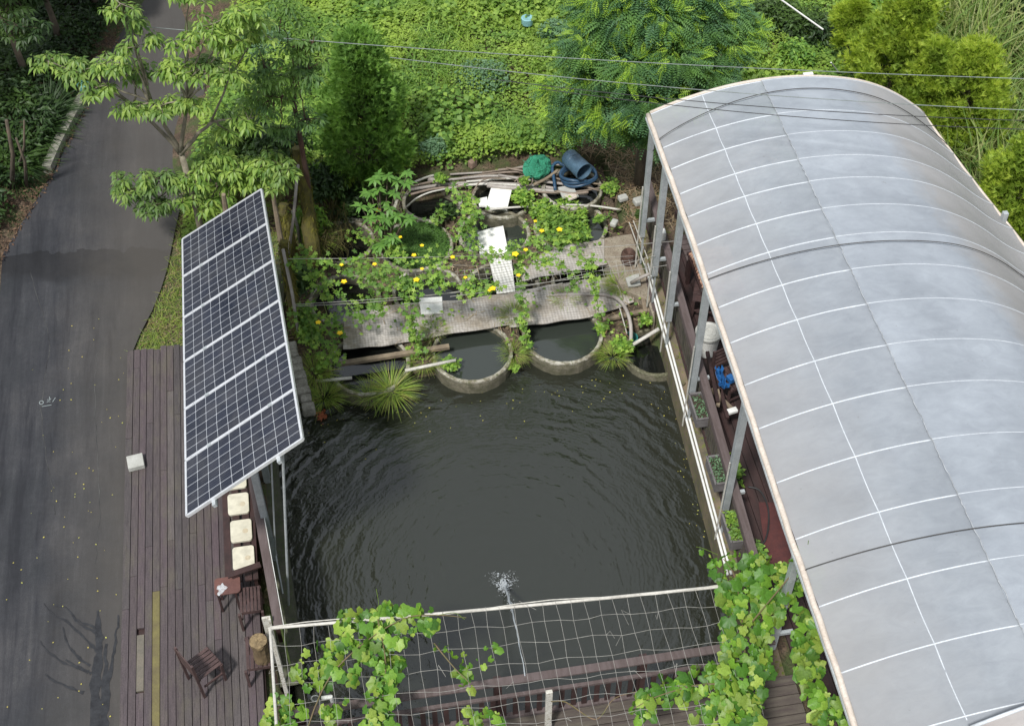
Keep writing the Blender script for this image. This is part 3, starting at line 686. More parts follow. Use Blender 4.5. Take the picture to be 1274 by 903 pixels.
# slatted chair
def chair(loc,rz,label,back=True,wd=.36,dp=.36,group='slatted brown wooden chairs'):
    t=thing('wooden_chair',(0,0,0),label,'chair',group); m=M['chairwood']
    # faces +y ; seat slats run along y
    b=MB(); n=6
    for i in range(n): b.box((-wd/2+wd*(i+.5)/n,0,.43),(wd/n-.012,dp,.018))
    b.build('seat',m,t,bevel=.003)
    MB().box((0,dp/2-.0,.395),(wd,.02,.05)).build('apron',m,t); MB().box((0,-dp/2+.01,.395),(wd-.04,.02,.05)).build('apron',m,t)
    for sx in(-1,1):
        MB().box((sx*(wd/2-.01),dp/2-.02,.21),(.035,.035,.42)).build('leg',m,t)
        bb=MB(); bb.bar(Vector((sx*(wd/2+.01),-dp/2-.02,0)),Vector((sx*(wd/2+.01),-dp/2-(.02 if not back else .05),.42 if not back else .88)),.035,.035); bb.build('leg',m,t)
        MB().box((sx*(wd/2-.01),0,.2),(.02,dp-.06,.03)).build('stretcher',m,t)
    MB().box((0,dp/2-.02,.14),(wd-.04,.02,.035)).build('stretcher',m,t)
    if back:
        bb=MB()
        for z in (.52,.60,.68,.76,.84): bb.box((0,-dp/2-.035-(z-.5)*.05,z),(wd+.02,.015,.058))
        bb.build('backrest',m,t,bevel=.003)
    t.location=loc; t.rotation_euler=(0,0,rz); return t
pa=P(235.8,845,0); pb=P(253.7,865.7,0); ex=(pb-pa).normalized(); ey=Vector((-ex.y,ex.x,0)); 
cc=(pa+pb)/2+ey*.20
chair(cc,math.atan2(ex.y,ex.x),'brown slatted chair standing alone on the open deck',wd=.36,dp=.36)
p=P(311,745,.43); chair((p.x,p.y,0),R_(90-90),'brown slatted seat beside the parapet next to the rusty tray',back=False,wd=.30,dp=.40)
p=P(323,812,.43); chair((p.x-.02,p.y+.03,0),0,'brown slatted seat beside the parapet with the log stump on it',back=False,wd=.34,dp=.50)
# stump on chair
p=P(327,818,.45); st=thing('log_stump',(p.x,p.y,.445),'short mossy log standing upright on a slatted seat','log')
b=MB(); b.lathe((p.x,p.y,.445),[(.0,0),(.115,0),(.118,.08),(.105,.2),(.108,.34),(.122,.42),(.118,.46)],20,.007); b.build('bark',M['stumpwood'],st)
b=MB(); b.lathe((p.x,p.y,.445+.462),[(0,-.01),(.05,0),(.116,0)],20,.004); b.build('cut_top',mat('cut_log_top',(.26,.19,.10),(.12,.085,.045),.9,sc1=25,sc2=60,bmp=.8),st)
p=P(281,728,.5); tr=thing('side_table',(p.x,p.y,0),'small rusty brown table top with a patch of flaked white paint','table')
b=MB(); rounded(b,(p.x+.02,p.y,.5),.36,.28,.025,.05); b.build('table_top',mat('flaking_table_top',(.14,.062,.05),(.10,.045,.038),.65,sc1=5),tr,bevel=.003)
q=P(275,733,.5); b=MB(); pts=[Vector((q.x+(.062+.022*math.sin(a*3+1)+.012*math.sin(a*7))*math.cos(a),q.y+(.085+.025*math.sin(a*2)+.012*math.cos(a*6))*math.sin(a),.504)) for a in np.linspace(0,6.1,30)]
b.poly(pts); b.build('paint_patch',mat('flaked_white_patch',(.52,.54,.56),(.36,.37,.38),.8,sc1=30,sc2=80,c3=(.16,.08,.06)),tr)
for sx,sy in ((-.12,-.1),(.12,-.1),(-.12,.1),(.14,.1)): MB().box((p.x+sx,p.y+sy,.24),(.03,.03,.47)).build('leg',M['darkwood'],tr)
p0=P(283,716,.62);p1=P(324,702,.62); MB().bar(p0,p1,.09,.025).build('back_rail',M['darkwood'],tr)
p=P(169,575,.05); b=MB(); b.box((p.x,p.y,.05),(.25,.25,.10),R_(8)); tag(b.build('concrete_block',M['stone'],bevel=.012),'pale square concrete block lying at the road edge of the deck','block')
# ================================================================ GREENHOUSE
gh=thing('greenhouse',(7.5,11.5,0),'long arched greenhouse roof of cloudy white plastic film on steel posts','greenhouse')
YF,YN=17.02,5.2
ribY=[16.98,16.13,15.61,15.03,14.51,13.9,13.29,12.62,11.94,11.17,10.42,9.54,8.68,7.72,6.85,5.95]
def xl(y): # left eave, slightly bowed
    return float(np.interp(y,[5,7,9,11,13,15,17],[4.90,4.96,4.99,5.05,5.10,5.14,5.15]))
def xr(y): return float(np.interp(y,[5,14.5,17.02],[12.4,10.62,9.95]))
def zp_(x):
    z=3.44-(x-7.15)**2/9.4
    if x>8.5: z-=.12*(x-8.5)**2
    if x>9.9:
        d=min(x-9.9,.9); z=2.401-.92*d+.28*d*d-.25*max(0,x-10.8)
    return z
def roof(y,t,off=0.0,sag=True):
    x=xl(y)+(xr(y)-xl(y))*t; z=zp_(x)+(zp_(5.12)-zp_(xl(y)))*(1-t)
    return Vector((x,y,z+off))
def sagf(y):
    for a_,b_ in zip(ribY[:-1],ribY[1:]):
        if b_<=y<=a_: return math.sin(math.pi*(a_-y)/(a_-b_))
    return 0
def film(mb,t0,t1,nt_,off=0,y0=YN,y1=YF,sag=.028):
    ysl=[]
    for a_,b_ in zip(ribY[:-1],ribY[1:]): ysl+= list(np.linspace(a_,b_,9))[:-1]
    ysl.append(ribY[-1]); ysl+=list(np.linspace(5.8,y0,4)); ysl=[YF]+ysl; n=nt_+1; base=len(mb.v)
    for y in ysl:
        for i in range(n):
            t=t0+(t1-t0)*i/nt_; p=roof(y,t); p.z+=off-sag*sagf(y)+.006*math.sin(y*9+t*40)*sagf(y)+.004*math.sin(y*23-t*70); mb.v.append(tuple(p))
    for r in range(len(ysl)-1):
        for i in range(nt_): q=base+r*n+i; mb.f.append((q,q+1,q+n+1,q+n))
def filmmat(name,alpha,c1,c2,dirt):
    m,nt,bs=newmat(name); v=pos(nt)
    n1=noise(nt,1.1,5,.6,v); c=ramp(nt,n1,[(.35,c1),(.65,c2)])
    stv=noise(nt,4,6,.7,pos(nt,(.8,1.6,.8)),dist=.8); c=mix(nt,1.0,c,ramp(nt,stv,[(.3,(.90,.90,.91)),(.7,(1.08,1.08,1.07))]),'MULTIPLY'); 
    sp=N(nt,'SeparateXYZ'); L(nt,v,sp.inputs[0])
    dn=noise(nt,2.4,6,.7,v)
    # dust collects towards both eaves
    e1=N(nt,'MapRange'); L(nt,math_(nt,'ADD',sp.outputs[0],math_(nt,'MULTIPLY',dn,.9)),e1.inputs[0]); e1.inputs[1].default_value=6.9; e1.inputs[2].default_value=5.4; e1.inputs[3].default_value=0; e1.inputs[4].default_value=.55
    e2=N(nt,'MapRange'); L(nt,math_(nt,'ADD',math_(nt,'ADD',sp.outputs[0],math_(nt,'MULTIPLY',sp.outputs[1],.10)),math_(nt,'MULTIPLY',dn,.9)),e2.inputs[0]); e2.inputs[1].default_value=10.45; e2.inputs[2].default_value=10.95; e2.inputs[3].default_value=0; e2.inputs[4].default_value=.7
    c=mix(nt,math_(nt,'MAXIMUM',e1.outputs[0],e2.outputs[0]),c,dirt)
    c=mix(nt,ramp(nt,noise(nt,38,3,.6,v),[(.70,(0,0,0)),(.80,(.15,.15,.15))]),c,(.7,.71,.7))
    c=mix(nt,ramp(nt,noise(nt,13,2,.5,v),[(.735,(0,0,0)),(.77,(.35,.35,.35))]),c,(.25,.24,.23))
    L(nt,c,bs.inputs['Base Color']); bs.inputs['Roughness'].default_value=.42; bs.inputs['Specular IOR Level'].default_value=.5
    bump(nt,bs,noise(nt,3.2,4,.6,v,dist=.6),.18,.03)
    tl=N(nt,'BsdfTranslucent'); L(nt,c,tl.inputs[0]); a1=N(nt,'MixShader'); a1.inputs[0].default_value=.35
    L(nt,bs.outputs[0],a1.inputs[1]); L(nt,tl.outputs[0],a1.inputs[2])
    tp=N(nt,'BsdfTransparent'); a2=N(nt,'MixShader'); a2.inputs[0].default_value=alpha
    L(nt,tp.outputs[0],a2.inputs[1]); L(nt,a1.outputs[0],a2.inputs[2]); L(nt,a2.outputs[0],nt.nodes['Material Output'].inputs[0])
    return m
T1,T2=.30,.52
mfL=filmmat('cloudy_film',.86,(.395,.43,.475),(.475,.515,.565),(.49,.465,.445))
b=MB(); film(b,0,1,70); b.build('roof_film',mfL,gh,smooth=True)
mfR=filmmat('shade_film',.92,(.40,.435,.48),(.48,.52,.57),(.48,.455,.43))
def t_of(x,y): return (x-xl(y))/(xr(y)-xl(y))
TP1=[(1023,480),(1061,567),(1089,637),(1126,721),(1161,803)]
# second film layer right of the dark seam
xp1=5.98; xp2=6.95
b=MB(); ysl=[YF]; 
for a_,b_ in zip(ribY[:-1],ribY[1:]): ysl+=list(np.linspace(a_,b_,9))[:-1]
n=51; base=0
for y in ysl:
    for i in range(n):
        ed=xp2
        x=ed+(xr(y)-.02-ed)*i/(n-1); t=t_of(x,y); p=roof(y,t); p.z+=.018-.034*sagf(y)+.004*math.sin(y*9+t*40)*sagf(y); b.v.append(tuple(p))
for r in range(len(ysl)-1):
    for i in range(n-1): q=r*n+i; b.f.append((q,q+1,q+n+1,q+n))
b.build('shade_layer',mfR,gh,smooth=True)
for k,y in enumerate(ribY):
    b=MB(); pts=[roof(y,t,-.002) for t in np.linspace(0.0,t_of(xp2,y),30)]; b.tube(pts,.011,8); 
    o=b.build('rib',M['rib'],gh,smooth=True)
    b=MB(); pts=[roof(y,t,.0105) for t in np.linspace(t_of(xp2,y),1,60)]; b.tube(pts,.010,8); b.build('rib',M['ribfaint'],gh,smooth=True)
b=MB(); b.tube([roof(y,t_of(xp1,y),-.004-.024*sagf(y)) for y in np.linspace(YF,5.9,160)],.009,8); b.build('purlin',M['rib'],gh,smooth=True)
b=MB(); b.tube([roof(y,t_of(8.6,y),-.08) for y in np.linspace(YF,5.9,60)],.014,8); b.build('purlin',M['rib'],gh,smooth=True)
sm=MB(); pts=[]
for y in np.linspace(YF,5.9,170): pts.append(roof(y,t_of(xp2+random.uniform(-.01,.01),y),.014))
sm.tube(pts,.006,5); sm.build('film_seam',mat('dusty_seam',(.24,.25,.26),(.42,.44,.46),.8,sc1=8,sc2=60),gh)
b=MB(); pts=[roof(y,0,0)+Vector((-.035+random.uniform(-.006,.006),0,-.03+random.uniform(-.006,.006))) for y in np.linspace(YF,YN,60)]; b.tube(pts,.04,10); b.build('eave_roll',M['eave'],gh,smooth=True)
b=MB(); b.tube([roof(y,0,0)+Vector((-.05,0,-.10)) for y in np.linspace(YF,YN,20)],.028,8); b.build('eave_beam',M['steel'],gh)
b=MB(); b.tube([roof(y,1,0)+Vector((.0,0,-.02)) for y in np.linspace(YF,YN,40)],.03,8); b.build('eave_roll',M['eave'],gh,smooth=True)
b=MB(); b.tube([roof(YF,t,0) for t in np.linspace(0,1,40)],.028,8); b.build('end_arch',M['eave'],gh,smooth=True)
posts=[(16.77),(15.8),(14.74),(13.13),(10.93),(8.6)]
for i,y in enumerate(posts):
    x=float(np.interp(y,[10.93,13.13,16.77],[5.02,5.08,5.14])); b=MB(); wd=.09 if i!=0 else .075
    for dx,dy,wx,wy in ((0,-.045,wd,.008),(-wd/2,0,.008,.09),(wd/2,0,.008,.09)): b.box((x+dx,y+dy,1.70),(wx,wy,2.38))
    b.build('post',M['steel'],gh)
    MB().box((x+.02,y-.0,.18),(.03,.03,.70)).build('lower_pole',M['steel'],gh); MB().box((x+.12,y,.86),(.26,.05,.05)).build('bracket',M['steel'],gh)
    MB().box((x-.09,y-.06,.75),(.018,.018,1.9)).build('tie_rod',M['pvc'],gh)
for y in (16.8,14.7,12.6,10.5,8.4): MB().box((xr(y)-.05,y,1.05),(.08,.08,2.1)).build('post',M['steel'],gh)
# straps across the roof
for yy_ in (17.0-.35,13.17,8.23):
    b=MB(); ts=np.linspace(0,1,50)
    if yy_>16: pts=[roof(yy_ if 0 else yy_-.32+.34*math.sin(math.pi*min(1,t*1.0))**.8*1.0,t,.03) for t in ts]
    else: pts=[roof(yy_-.1*math.sin(math.pi*t),t,.030+.02*math.sin(math.pi*t)) for t in ts]
    b.tube([pts[0]+Vector((-.1,0,-.25))]+pts+[pts[-1]+Vector((.1,0,-.3))],.0075,6); b.build('strap',M['cordblack'],gh)
MB().box((7.75,17.05,3.42),(.16,.06,.03)).build('film_clip',M['white'],gh)
# higher end canopy, lower right corner
ec=thing('end_canopy',(7.8,5,0),'pale pinkish film canopy edge beyond the near end of the greenhouse roof','canopy')
b=MB(); ysl=np.linspace(6.35,3.5,12); n=30; e0=P(1172,901,3.75); e1=P(1274,848,4.0)
def can(y,t):
    x=5.9+t*5.6; z=3.3+1.15*math.sin(math.pi*(.06+.88*t))**.9; return Vector((x,y,z))
sh=e0.y
for y in ysl:
    for i in range(n): p=can(y-6.35+sh+.0,i/(n-1)); b.v.append(tuple(p+Vector((0,0,.015*math.sin(y*7+i)))))
for r in range(len(ysl)-1):
    for i in range(n-1): q=r*n+i; b.f.append((q,q+1,q+n+1,q+n))
b.build('film',filmmat('pinkish_film',.93,(.50,.46,.44),(.60,.57,.55),(.42,.36,.32)),ec,smooth=True)
MB().tube([can(sh,i/29)+Vector((0,0,.01)) for i in range(30)],.022,8).build('end_hoop',M['rib'],ec,smooth=True)
# walkway floor under the roof
ff=thing('walkway_floor',(7.8,11,-.03),'dark reddish plank floor under the plastic roof','floor')
fm=mat('dark_red_planks',(.045,.022,.020),(.026,.015,.014),.65,sc1=3,sc2=40,bmp=.4,stretch=(3,.6,1)); b=MB(); x=5.5
while x<10.3: b.box((x,10.6,-.02),(.135,12.4,.04)); x+=.145
b.build('planks',fm,ff)
# railing beside the walkway
k0,k1=P(806,226,.9),P(947,722,.9)
rr=thing('wooden_railing',(k1.x,k1.y,0),'long brown-capped slatted railing under the left eave of the plastic roof','railing')
b=MB(); b.bar(k0,k1,.12,.035); b.build('cap_rail',M['capwood'],rr,bevel=.004)
b=MB(); b.bar(k0+Vector((0,0,-.78)),k1+Vector((0,0,-.78)),.07,.06); b.build('bottom_rail',M['darkwood'],rr)
b=MB(); b.bar(k0+Vector((-.02,0,-.16)),k1+Vector((-.02,0,-.16)),.03,.10); b.build('middle_rail',M['capwood'],rr)
bal=MB().box((0,0,0),(.03,.06,.74)).build('baluster',mat('streaked_slat',(.10,.08,.07),(.04,.035,.03),.8,sc1=4,c3=(.08,.09,.03)),rr); nb=78
bal.matrix_parent_inverse=Matrix()
for i in range(nb):
    o=bal if i==0 else bal.copy()
    if i: col.objects.link(o); o.parent=rr
    p=k0.lerp(k1,(i+.5)/nb); o.location=(p.x-k1.x-.0,p.y-k1.y,.49)
# planters hung on the pond side
gp=None
plc=[((870.5,505),.62,'grey planter box with sparse plants, farthest up the railing'),((893.5,584),.62,'grey planter box with weedy plants, middle one of the railing planters'),((913,655),.62,'grey planter box full of fresh green plants, nearest the grape vine')]
for i,((x,y),z,lab) in enumerate(plc):
    p=P(x,y,z); t=thing('planter_box',(p.x,p.y,z-.2),lab,'planter','planter boxes hung on the railing')
    b=MB(); w_,l_,h_=.20,.50,.2
    for dx,dy,sx,sy in ((-w_/2,0,.018,l_),(w_/2,0,.018,l_),(0,-l_/2,w_+.018,.018),(0,l_/2,w_+.018,.018)): b.box((p.x+dx,p.y+dy,z-h_/2),(sx,sy,h_))
    for dx,dy,sx,sy in ((-w_/2-.006,0,.03,l_+.04),(w_/2+.006,0,.03,l_+.04),(0,-l_/2-.006,w_,.03),(0,l_/2+.006,w_,.03)): b.box((p.x+dx,p.y+dy,z+.004),(sx,sy,.014))
    b.box((p.x,p.y,z-h_),(w_,l_,.014)); b.build('box',M['greyplastic'],t)
    MB().box((p.x,p.y,z-.1),(w_-.02,l_-.02,.14)).build('soil',M['planters'],t)
    n=[60,130,330][i]; C=np.stack([rng.uniform(p.x-w_*.45,p.x+w_*.45,n),rng.uniform(p.y-l_*.46,p.y+l_*.46,n),rng.uniform(z-.03,z+[.02,.04,.10][i],n)],1)
    A=rdir(n,-.2,.9); leafmesh('plants',[(T_simple(.5),C,A,rup(n),rng.uniform(.03,.07,n),0)],t,G['gourd'] if i==2 else G['bluegreen'])
# ================================================================ UNDER THE ROOF
p=P(884,338,.75); t=thing('produce_tray',(p.x,p.y,0),'table tray heaped with pale shells, red ones along its near edge','tray')
b=MB(); b.box((p.x+.12,p.y,.68),(.75,1.15,.04)); b.build('table_top',M['darkwood'],t)
for sx,sy in ((-.2,-.5),(.42,-.5),(-.2,.5),(.42,.5)): MB().box((p.x+sx,p.y+sy,.33),(.06,.06,.66)).build('leg',M['darkwood'],t)
b=MB(); b2=MB()
for k in range(900):
    x=random.uniform(-.22,.45);y=random.uniform(-.52,.52); (b2 if y<-.30+random.uniform(-.08,.05) else b).box((p.x+x,p.y+y,.72+random.uniform(0,.06)),(.05,.03,.03),random.uniform(0,3))
b.build('pale_shells',M['shell'],t); b2.build('red_shells',M['redshell'],t)
p=P(865,262,1.0); tag(MB().box((p.x+.3,p.y,.95),(1.3,.10,.14)).build('cross_plank',M['chairwood'],bevel=.004),'dark red-brown plank beam just inside the second roof post','plank')
p=P(862,305,.45); bn=thing('low_table',(p.x,p.y,0),'small brown slatted table behind the railing between the far roof posts','table')
b=MB(); [b.box((p.x+.15,p.y-.3+i*.13,.45),(.7,.11,.025)) for i in range(5)]; b.build('top',M['capwood'],bn)
for sx,sy in ((-.15,-.3),(.45,-.3),(-.15,.25),(.45,.25)): MB().box((p.x+sx,p.y+sy,.22),(.05,.05,.43)).build('leg',M['darkwood'],bn)
p=P(868,385,.4)
def inchair(loc,rz,label):
    t=chair(loc,rz,label,back=True,wd=.5,dp=.45,group='brown chairs under the plastic roof')
    t['group']='brown chairs under the plastic roof'; return t
inchair((P(873,366,.4).x+.1,P(873,366,.4).y,0),R_(70),'dark brown slatted chair under the plastic roof just above the round white lid')
inchair((P(905,470,.4).x+.12,P(905,470,.4).y,0),R_(200),'dark brown slatted chair under the roof beside the bright blue cloth')
p=P(882,412,.5); t=thing('round_tub',(p.x,p.y,0),'round off-white lidded tub beneath the roof edge','tub')
b=MB(); b.lathe((p.x,p.y,0),[(.0,.02),(.17,.02),(.20,.46),(.0,.46)],28); b.build('body',M['white'],t,smooth=False)
b=MB(); b.lathe((p.x,p.y,.47),[(.225,-.02),(.225,.02),(.20,.028),(.17,.012),(.13,.012),(.12,.026),(.07,.026),(.06,.012),(0,.012)],32); b.build('lid',mat('offwhite_lid',(.46,.46,.43),(.38,.38,.35),.5,sc1=6),t)
p=P(897,468,.7); t=thing('blue_cloth',(p.x,p.y,.5),'crumpled bright blue cloth hanging under the roof edge','cloth')
b=MB(); n=8
for i in range(n):
    for j in range(n): b.v.append((p.x-.05+.12*i/(n-1)+.02*math.sin(j*2),p.y+.2-.4*j/(n-1)+.02*math.sin(i*3),.66+.05*math.sin(i*1.9+j)+.02*math.cos(j*2.7)))
for i in range(n-1):
    for j in range(n-1): q=i*n+j; b.f.append((q,q+1,q+n+1,q+n))
o=b.build('fabric',M['brightblue'],t); so_=o.modifiers.new('s','SOLIDIFY'); so_.thickness=.006
p=P(909,472,.6); tag(MB().box((p.x,p.y,.62),(.10,.13,.09),.4).build('tool_box',M['brightblue'],bevel=.01),'small blue box next to the hanging blue cloth','box')
for k,(a_,c_,mm_,lab) in enumerate([((888,450,.5),(905,520,.5),'darkwood','dark stick leaning among clutter under the roof edge'),((885,484,.45),(914,512,.45),'rawwood','pale timber offcut lying under the roof edge'),((895,485,.5),(893,505,.5),'rawwood','short pale timber offcut beside the blue cloth'),((880,438,.5),(893,500,.55),'darkwood','long dark board along the walkway railing')]):
    b=MB(); b.bar(P(*a_),P(*c_),.06,.05); tag(b.build('timber_piece',M[mm_],bevel=.004),lab,'timber','timber scraps under the roof edge')
p=P(911,511,.5); tag(MB().box((p.x,p.y,.5),(.16,.09,.06),.2).build('white_case',M['white'],bevel=.008),'small white plastic case among the clutter under the roof edge','case')
p=P(823,291,.95); tag(MB().box((p.x-.02,p.y-.08,.95),(.12,.12,.30)).build('junction_box',M['white'],bevel=.012),'small white box fixed to the second roof post','box')
hp=[P(930,605,.05),P(945,610,.05),P(955,630,.05),P(956,655,.05),P(950,675,.05),P(937,680,.05),P(930,665,.05),P(938,700,.05),P(960,712,.05)]
tag(MB().tube(catmull(hp),.014,6).build('garden_hose',M['cable'],smooth=True),'black hose lying in a loop on the walkway under the roof','hose')
p=P(962,665,.0); tag(MB().poly([(p.x-.25,p.y-.5,.012),(p.x+.4,p.y-.6,.012),(p.x+.5,p.y+.5,.012),(p.x-.05,p.y+.6,.012)],.01).build('floor_mat',M['red']),'dull red mat on the walkway floor near the black hose','mat')
# ================================================================ RING TANKS
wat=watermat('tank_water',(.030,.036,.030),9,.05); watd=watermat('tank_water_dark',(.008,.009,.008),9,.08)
rings={}
def ring(key,lx,rx,y,zr,depth,label,dark=False,r_over=None,cover=None,darkrim=False):
    a_=P(lx,y,zr); c_=P(rx,y,zr); cx=(a_+c_)/2; r=(c_-a_).length/2 if r_over is None else r_over
    th=.058; t=thing('tank_ring',(cx.x,cx.y,zr-.5),label,'tank','round concrete ring tanks')
    b=MB()
    b.lathe((cx.x,cx.y,zr),[(r,-.6),(r,-.02),(r+th,-.02),(r+th+.006,-.12),(r+th-.006,-.3),(r+th+.004,-.7)],56,.008); b.build('ring_wall',M['ringwall'],t)
    b=MB(); b.lathe((cx.x,cx.y,zr),[(r-.004,-.03),(r-.002,-.004),(r+.012,.006),(r+th-.014,.008),(r+th+.003,-.006),(r+th+.006,-.04)],56,.005); b.build('rim',M['rimdark'] if darkrim else M['rim'],t)
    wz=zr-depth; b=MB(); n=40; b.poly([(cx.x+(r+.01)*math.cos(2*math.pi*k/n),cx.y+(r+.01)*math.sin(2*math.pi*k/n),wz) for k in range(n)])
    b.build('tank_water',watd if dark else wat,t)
    rings[key]=(cx,r,wz); return t
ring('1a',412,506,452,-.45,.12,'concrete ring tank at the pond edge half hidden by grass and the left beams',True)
ring('1b',541,634,437,-.45,.12,'concrete ring tank at the pond edge with reddish worn rim, left of the clearest one')
ring('1c',654,746,415,-.45,.10,'concrete ring tank of clear grey water at the pond edge below the plastic sheet')
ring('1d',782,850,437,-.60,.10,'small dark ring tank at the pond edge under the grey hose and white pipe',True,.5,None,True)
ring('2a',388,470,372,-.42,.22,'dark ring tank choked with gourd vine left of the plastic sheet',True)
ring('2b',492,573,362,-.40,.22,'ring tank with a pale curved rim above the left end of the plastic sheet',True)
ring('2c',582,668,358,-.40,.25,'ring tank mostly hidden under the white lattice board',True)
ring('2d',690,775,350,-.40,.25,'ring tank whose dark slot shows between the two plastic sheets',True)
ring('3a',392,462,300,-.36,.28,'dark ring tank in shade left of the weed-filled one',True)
ring('3b',476,560,305,-.38,.05,'ring tank filled with floating green weed')
ring('3c',574,656,290,-.38,.20,'ring tank of green water with a white foam board across it')
ring('3d',668,752,281,-.38,.12,'ring tank with bushy green plants inside, beside the bare soil')
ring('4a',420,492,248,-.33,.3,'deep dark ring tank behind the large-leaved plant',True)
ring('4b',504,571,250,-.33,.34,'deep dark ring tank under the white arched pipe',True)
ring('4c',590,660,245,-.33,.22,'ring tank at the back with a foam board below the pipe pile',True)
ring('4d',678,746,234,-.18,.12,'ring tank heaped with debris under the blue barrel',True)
# soil and dead plants between the rings
def clear_of_rings(x,y,m_=.03):
    k=np.ones(len(x),bool)
    for (c,r,w_) in rings.values(): k&=((x-c.x)**2+(y-c.y)**2)>(r+m_)**2
    return k
b=MB()
bed=[(PX0,15.1),(5.1,15.05),(5.1,20.3),(PX0,20.3)]
s_=.11; gxs=np.arange(PX0,5.12,s_); gys=np.arange(15.0,19.95,s_); ids={}
for i,x in enumerate(gxs):
    for j,y in enumerate(gys):
        d=min(math.hypot(x-c.x,y-c.y)-r for c,r,_ in rings.values())
        near=min((math.hypot(x-c.x,y-c.y)-r,k) for k,(c,r,_) in rings.items())[1]
        z=-.50+.012*((y-15)*4)*0+ (0.02*(y-15)) + .03*random.random() + .06*float(vnoise(x,y,.5))
        if d<.03: z=-1.3
        if y<rings['1b'][0].y-.18: z=-1.0
        ids[i,j]=len(b.v); b.v.append((x,y,z))
for i in range(len(gxs)-1):
    for j in range(len(gys)-1): b.f.append((ids[i,j],ids[i+1,j],ids[i+1,j+1],ids[i,j+1]))
o=b.build('soil_bed',mat('wet_soil',(.10,.07,.045),(.05,.038,.026),.95,sc1=4,sc2=30,bmp=1,c3=(.16,.12,.08)),smooth=True); tag(o,kind='structure')
n=160; side=rng.random(n); fx_=np.where(side<.45,rng.uniform(5.0,5.12,n)-np.abs(rng.normal(0,.12,n)),rng.uniform(-1.2,4.9,n)); fy_=np.where(side<.45,rng.uniform(9,15.2,n),14.75-np.abs(rng.normal(0,.35,n)))
k=fx_>-1.2; tag(leafmesh('floating_leaves',[(T_simple(.6,.03,.03),np.stack([fx_,fy_,np.full(n,-.742)],1)[k],rdir(k.sum(),-.02,.02),rup(k.sum(),.03),rng.uniform(.012,.035,k.sum()),0)],None,G['yellowleaf']),kind='stuff')
# floating weed
def disc_pts(key,n,fr_=.97):
    c,r,wz=rings[key]; a=rng.uniform(0,2*np.pi,n); q=np.sqrt(rng.random(n))*r*fr_
    return c.x+q*np.cos(a),c.y+q*np.sin(a),wz
x,y,z=disc_pts('3b',9000); C=np.stack([x,y,z+.02+.06*vnoise(x,y,.22)+rng.uniform(0,.03,len(x))],1)
tag(leafmesh('floating_weed',[(T_simple(.7),C,rdir(len(x),-.1,.3),rup(len(x),.4),rng.uniform(.02,.04,len(x)),0)],None,G['weed']),kind='stuff')
x,y,z=disc_pts('3d',2400,.9); k=(x<rings['3d'][0].x+.30); x=x[k];y=y[k]; n=len(x)
t=thing('water_plant',(rings['3d'][0].x,rings['3d'][0].y,-.5),'bushy bright green plants growing inside the ring tank beside the bare soil','plant')
leafmesh('leaves',[(T_simple(.5),np.stack([x,y,z+.05+.42*vnoise(x,y,.3)*rng.random(n)+.08],1),rdir(n,-.2,.6),rup(n,.5),rng.uniform(.06,.11,n),0)],t,G['gourd'])
# ================================================================ SHEETS AND BOARDS
lm,nt,bs=newmat('woven_plastic_sheet'); v=pos(nt)
rot=N(nt,'Mapping'); rot.inputs['Rotation'].default_value=(0,0,R_(45)); L(nt,v,rot.inputs['Vector']); ck=N(nt,'TexChecker'); L(nt,rot.outputs[0],ck.inputs[0]); ck.inputs['Scale'].default_value=26
c=mix(nt,ck.outputs[1],(.42,.39,.36),(.31,.285,.26)); dn=noise(nt,2.2,5,.65,v)
c=mix(nt,ramp(nt,dn,[(.42,(0,0,0)),(.62,(.75,.75,.75))]),c,(.22,.18,.13)); c=mix(nt,1.0,c,ramp(nt,noise(nt,12,4,.6,v),[(.3,(.8,.8,.8)),(.7,(1.15,1.15,1.15))]),'MULTIPLY')
L(nt,c,bs.inputs['Base Color']); bs.inputs['Roughness'].default_value=.7; bump(nt,bs,ck.outputs[1],.6,.01)
def sheet(name,top,bot,z,m_,label,cat,group=None,n=26,th=.012,wave=.012,zf=None):
    """long sheet between two measured edges, lying on the rims"""
    def along(pts,t):
        s=t*(len(pts)-1); i=min(int(s),len(pts)-2); f=s-i; return (pts[i][0]*(1-f)+pts[i+1][0]*f,pts[i][1]*(1-f)+pts[i+1][1]*f)
    b=MB(); m=6
    for i in range(n+1):
        for j in range(m+1):
            a_=P(*along(top,i/n),z);c_=P(*along(bot,i/n),z); p=a_.lerp(c_,j/m); p.z+=wave*math.sin(i*.9+j*.6)+(zf(i/n) if zf else 0); b.v.append(tuple(p))
    for i in range(n):
        for j in range(m): q=i*(m+1)+j; b.f.append((q,q+1,q+m+2,q+m+1))
    o=b.build(name,m_); s2=o.modifiers.new('s','SOLIDIFY'); s2.thickness=th; return tag(o,label,cat,group)
sheet('plastic_sheet',[(428,391),(476,381),(515,377),(570,373),(640,364)],[(427,434),(468,431),(510,425),(560,415),(642,403)],-.345,lm,'long grey woven-pattern plastic sheet lying left of centre across the ring tanks','sheet','grey plastic sheets over the tanks')
sheet('plastic_sheet',[(632,364),(680,355),(736,347),(787,340)],[(634,407),(680,402),(736,394),(789,376)],-.33,lm,'grey woven-pattern plastic sheet at the right, carrying the grey hose','sheet','grey plastic sheets over the tanks')
sheet('plastic_sheet',[(668,318),(712,303),(760,297),(800,300)],[(646,350),(690,341),(740,332),(792,322)],-.28,lm,'short soil-strewn grey plastic sheet below the tank of bushy plants','sheet','grey plastic sheets over the tanks')
sheet('foam_board',[(594,289),(610,284),(626,281)],[(597,318),(615,318),(633,317)],-.34,M['foam'],'large white foam board lying across the green water tank','board','white foam boards',n=8,th=.03,wave=.003)
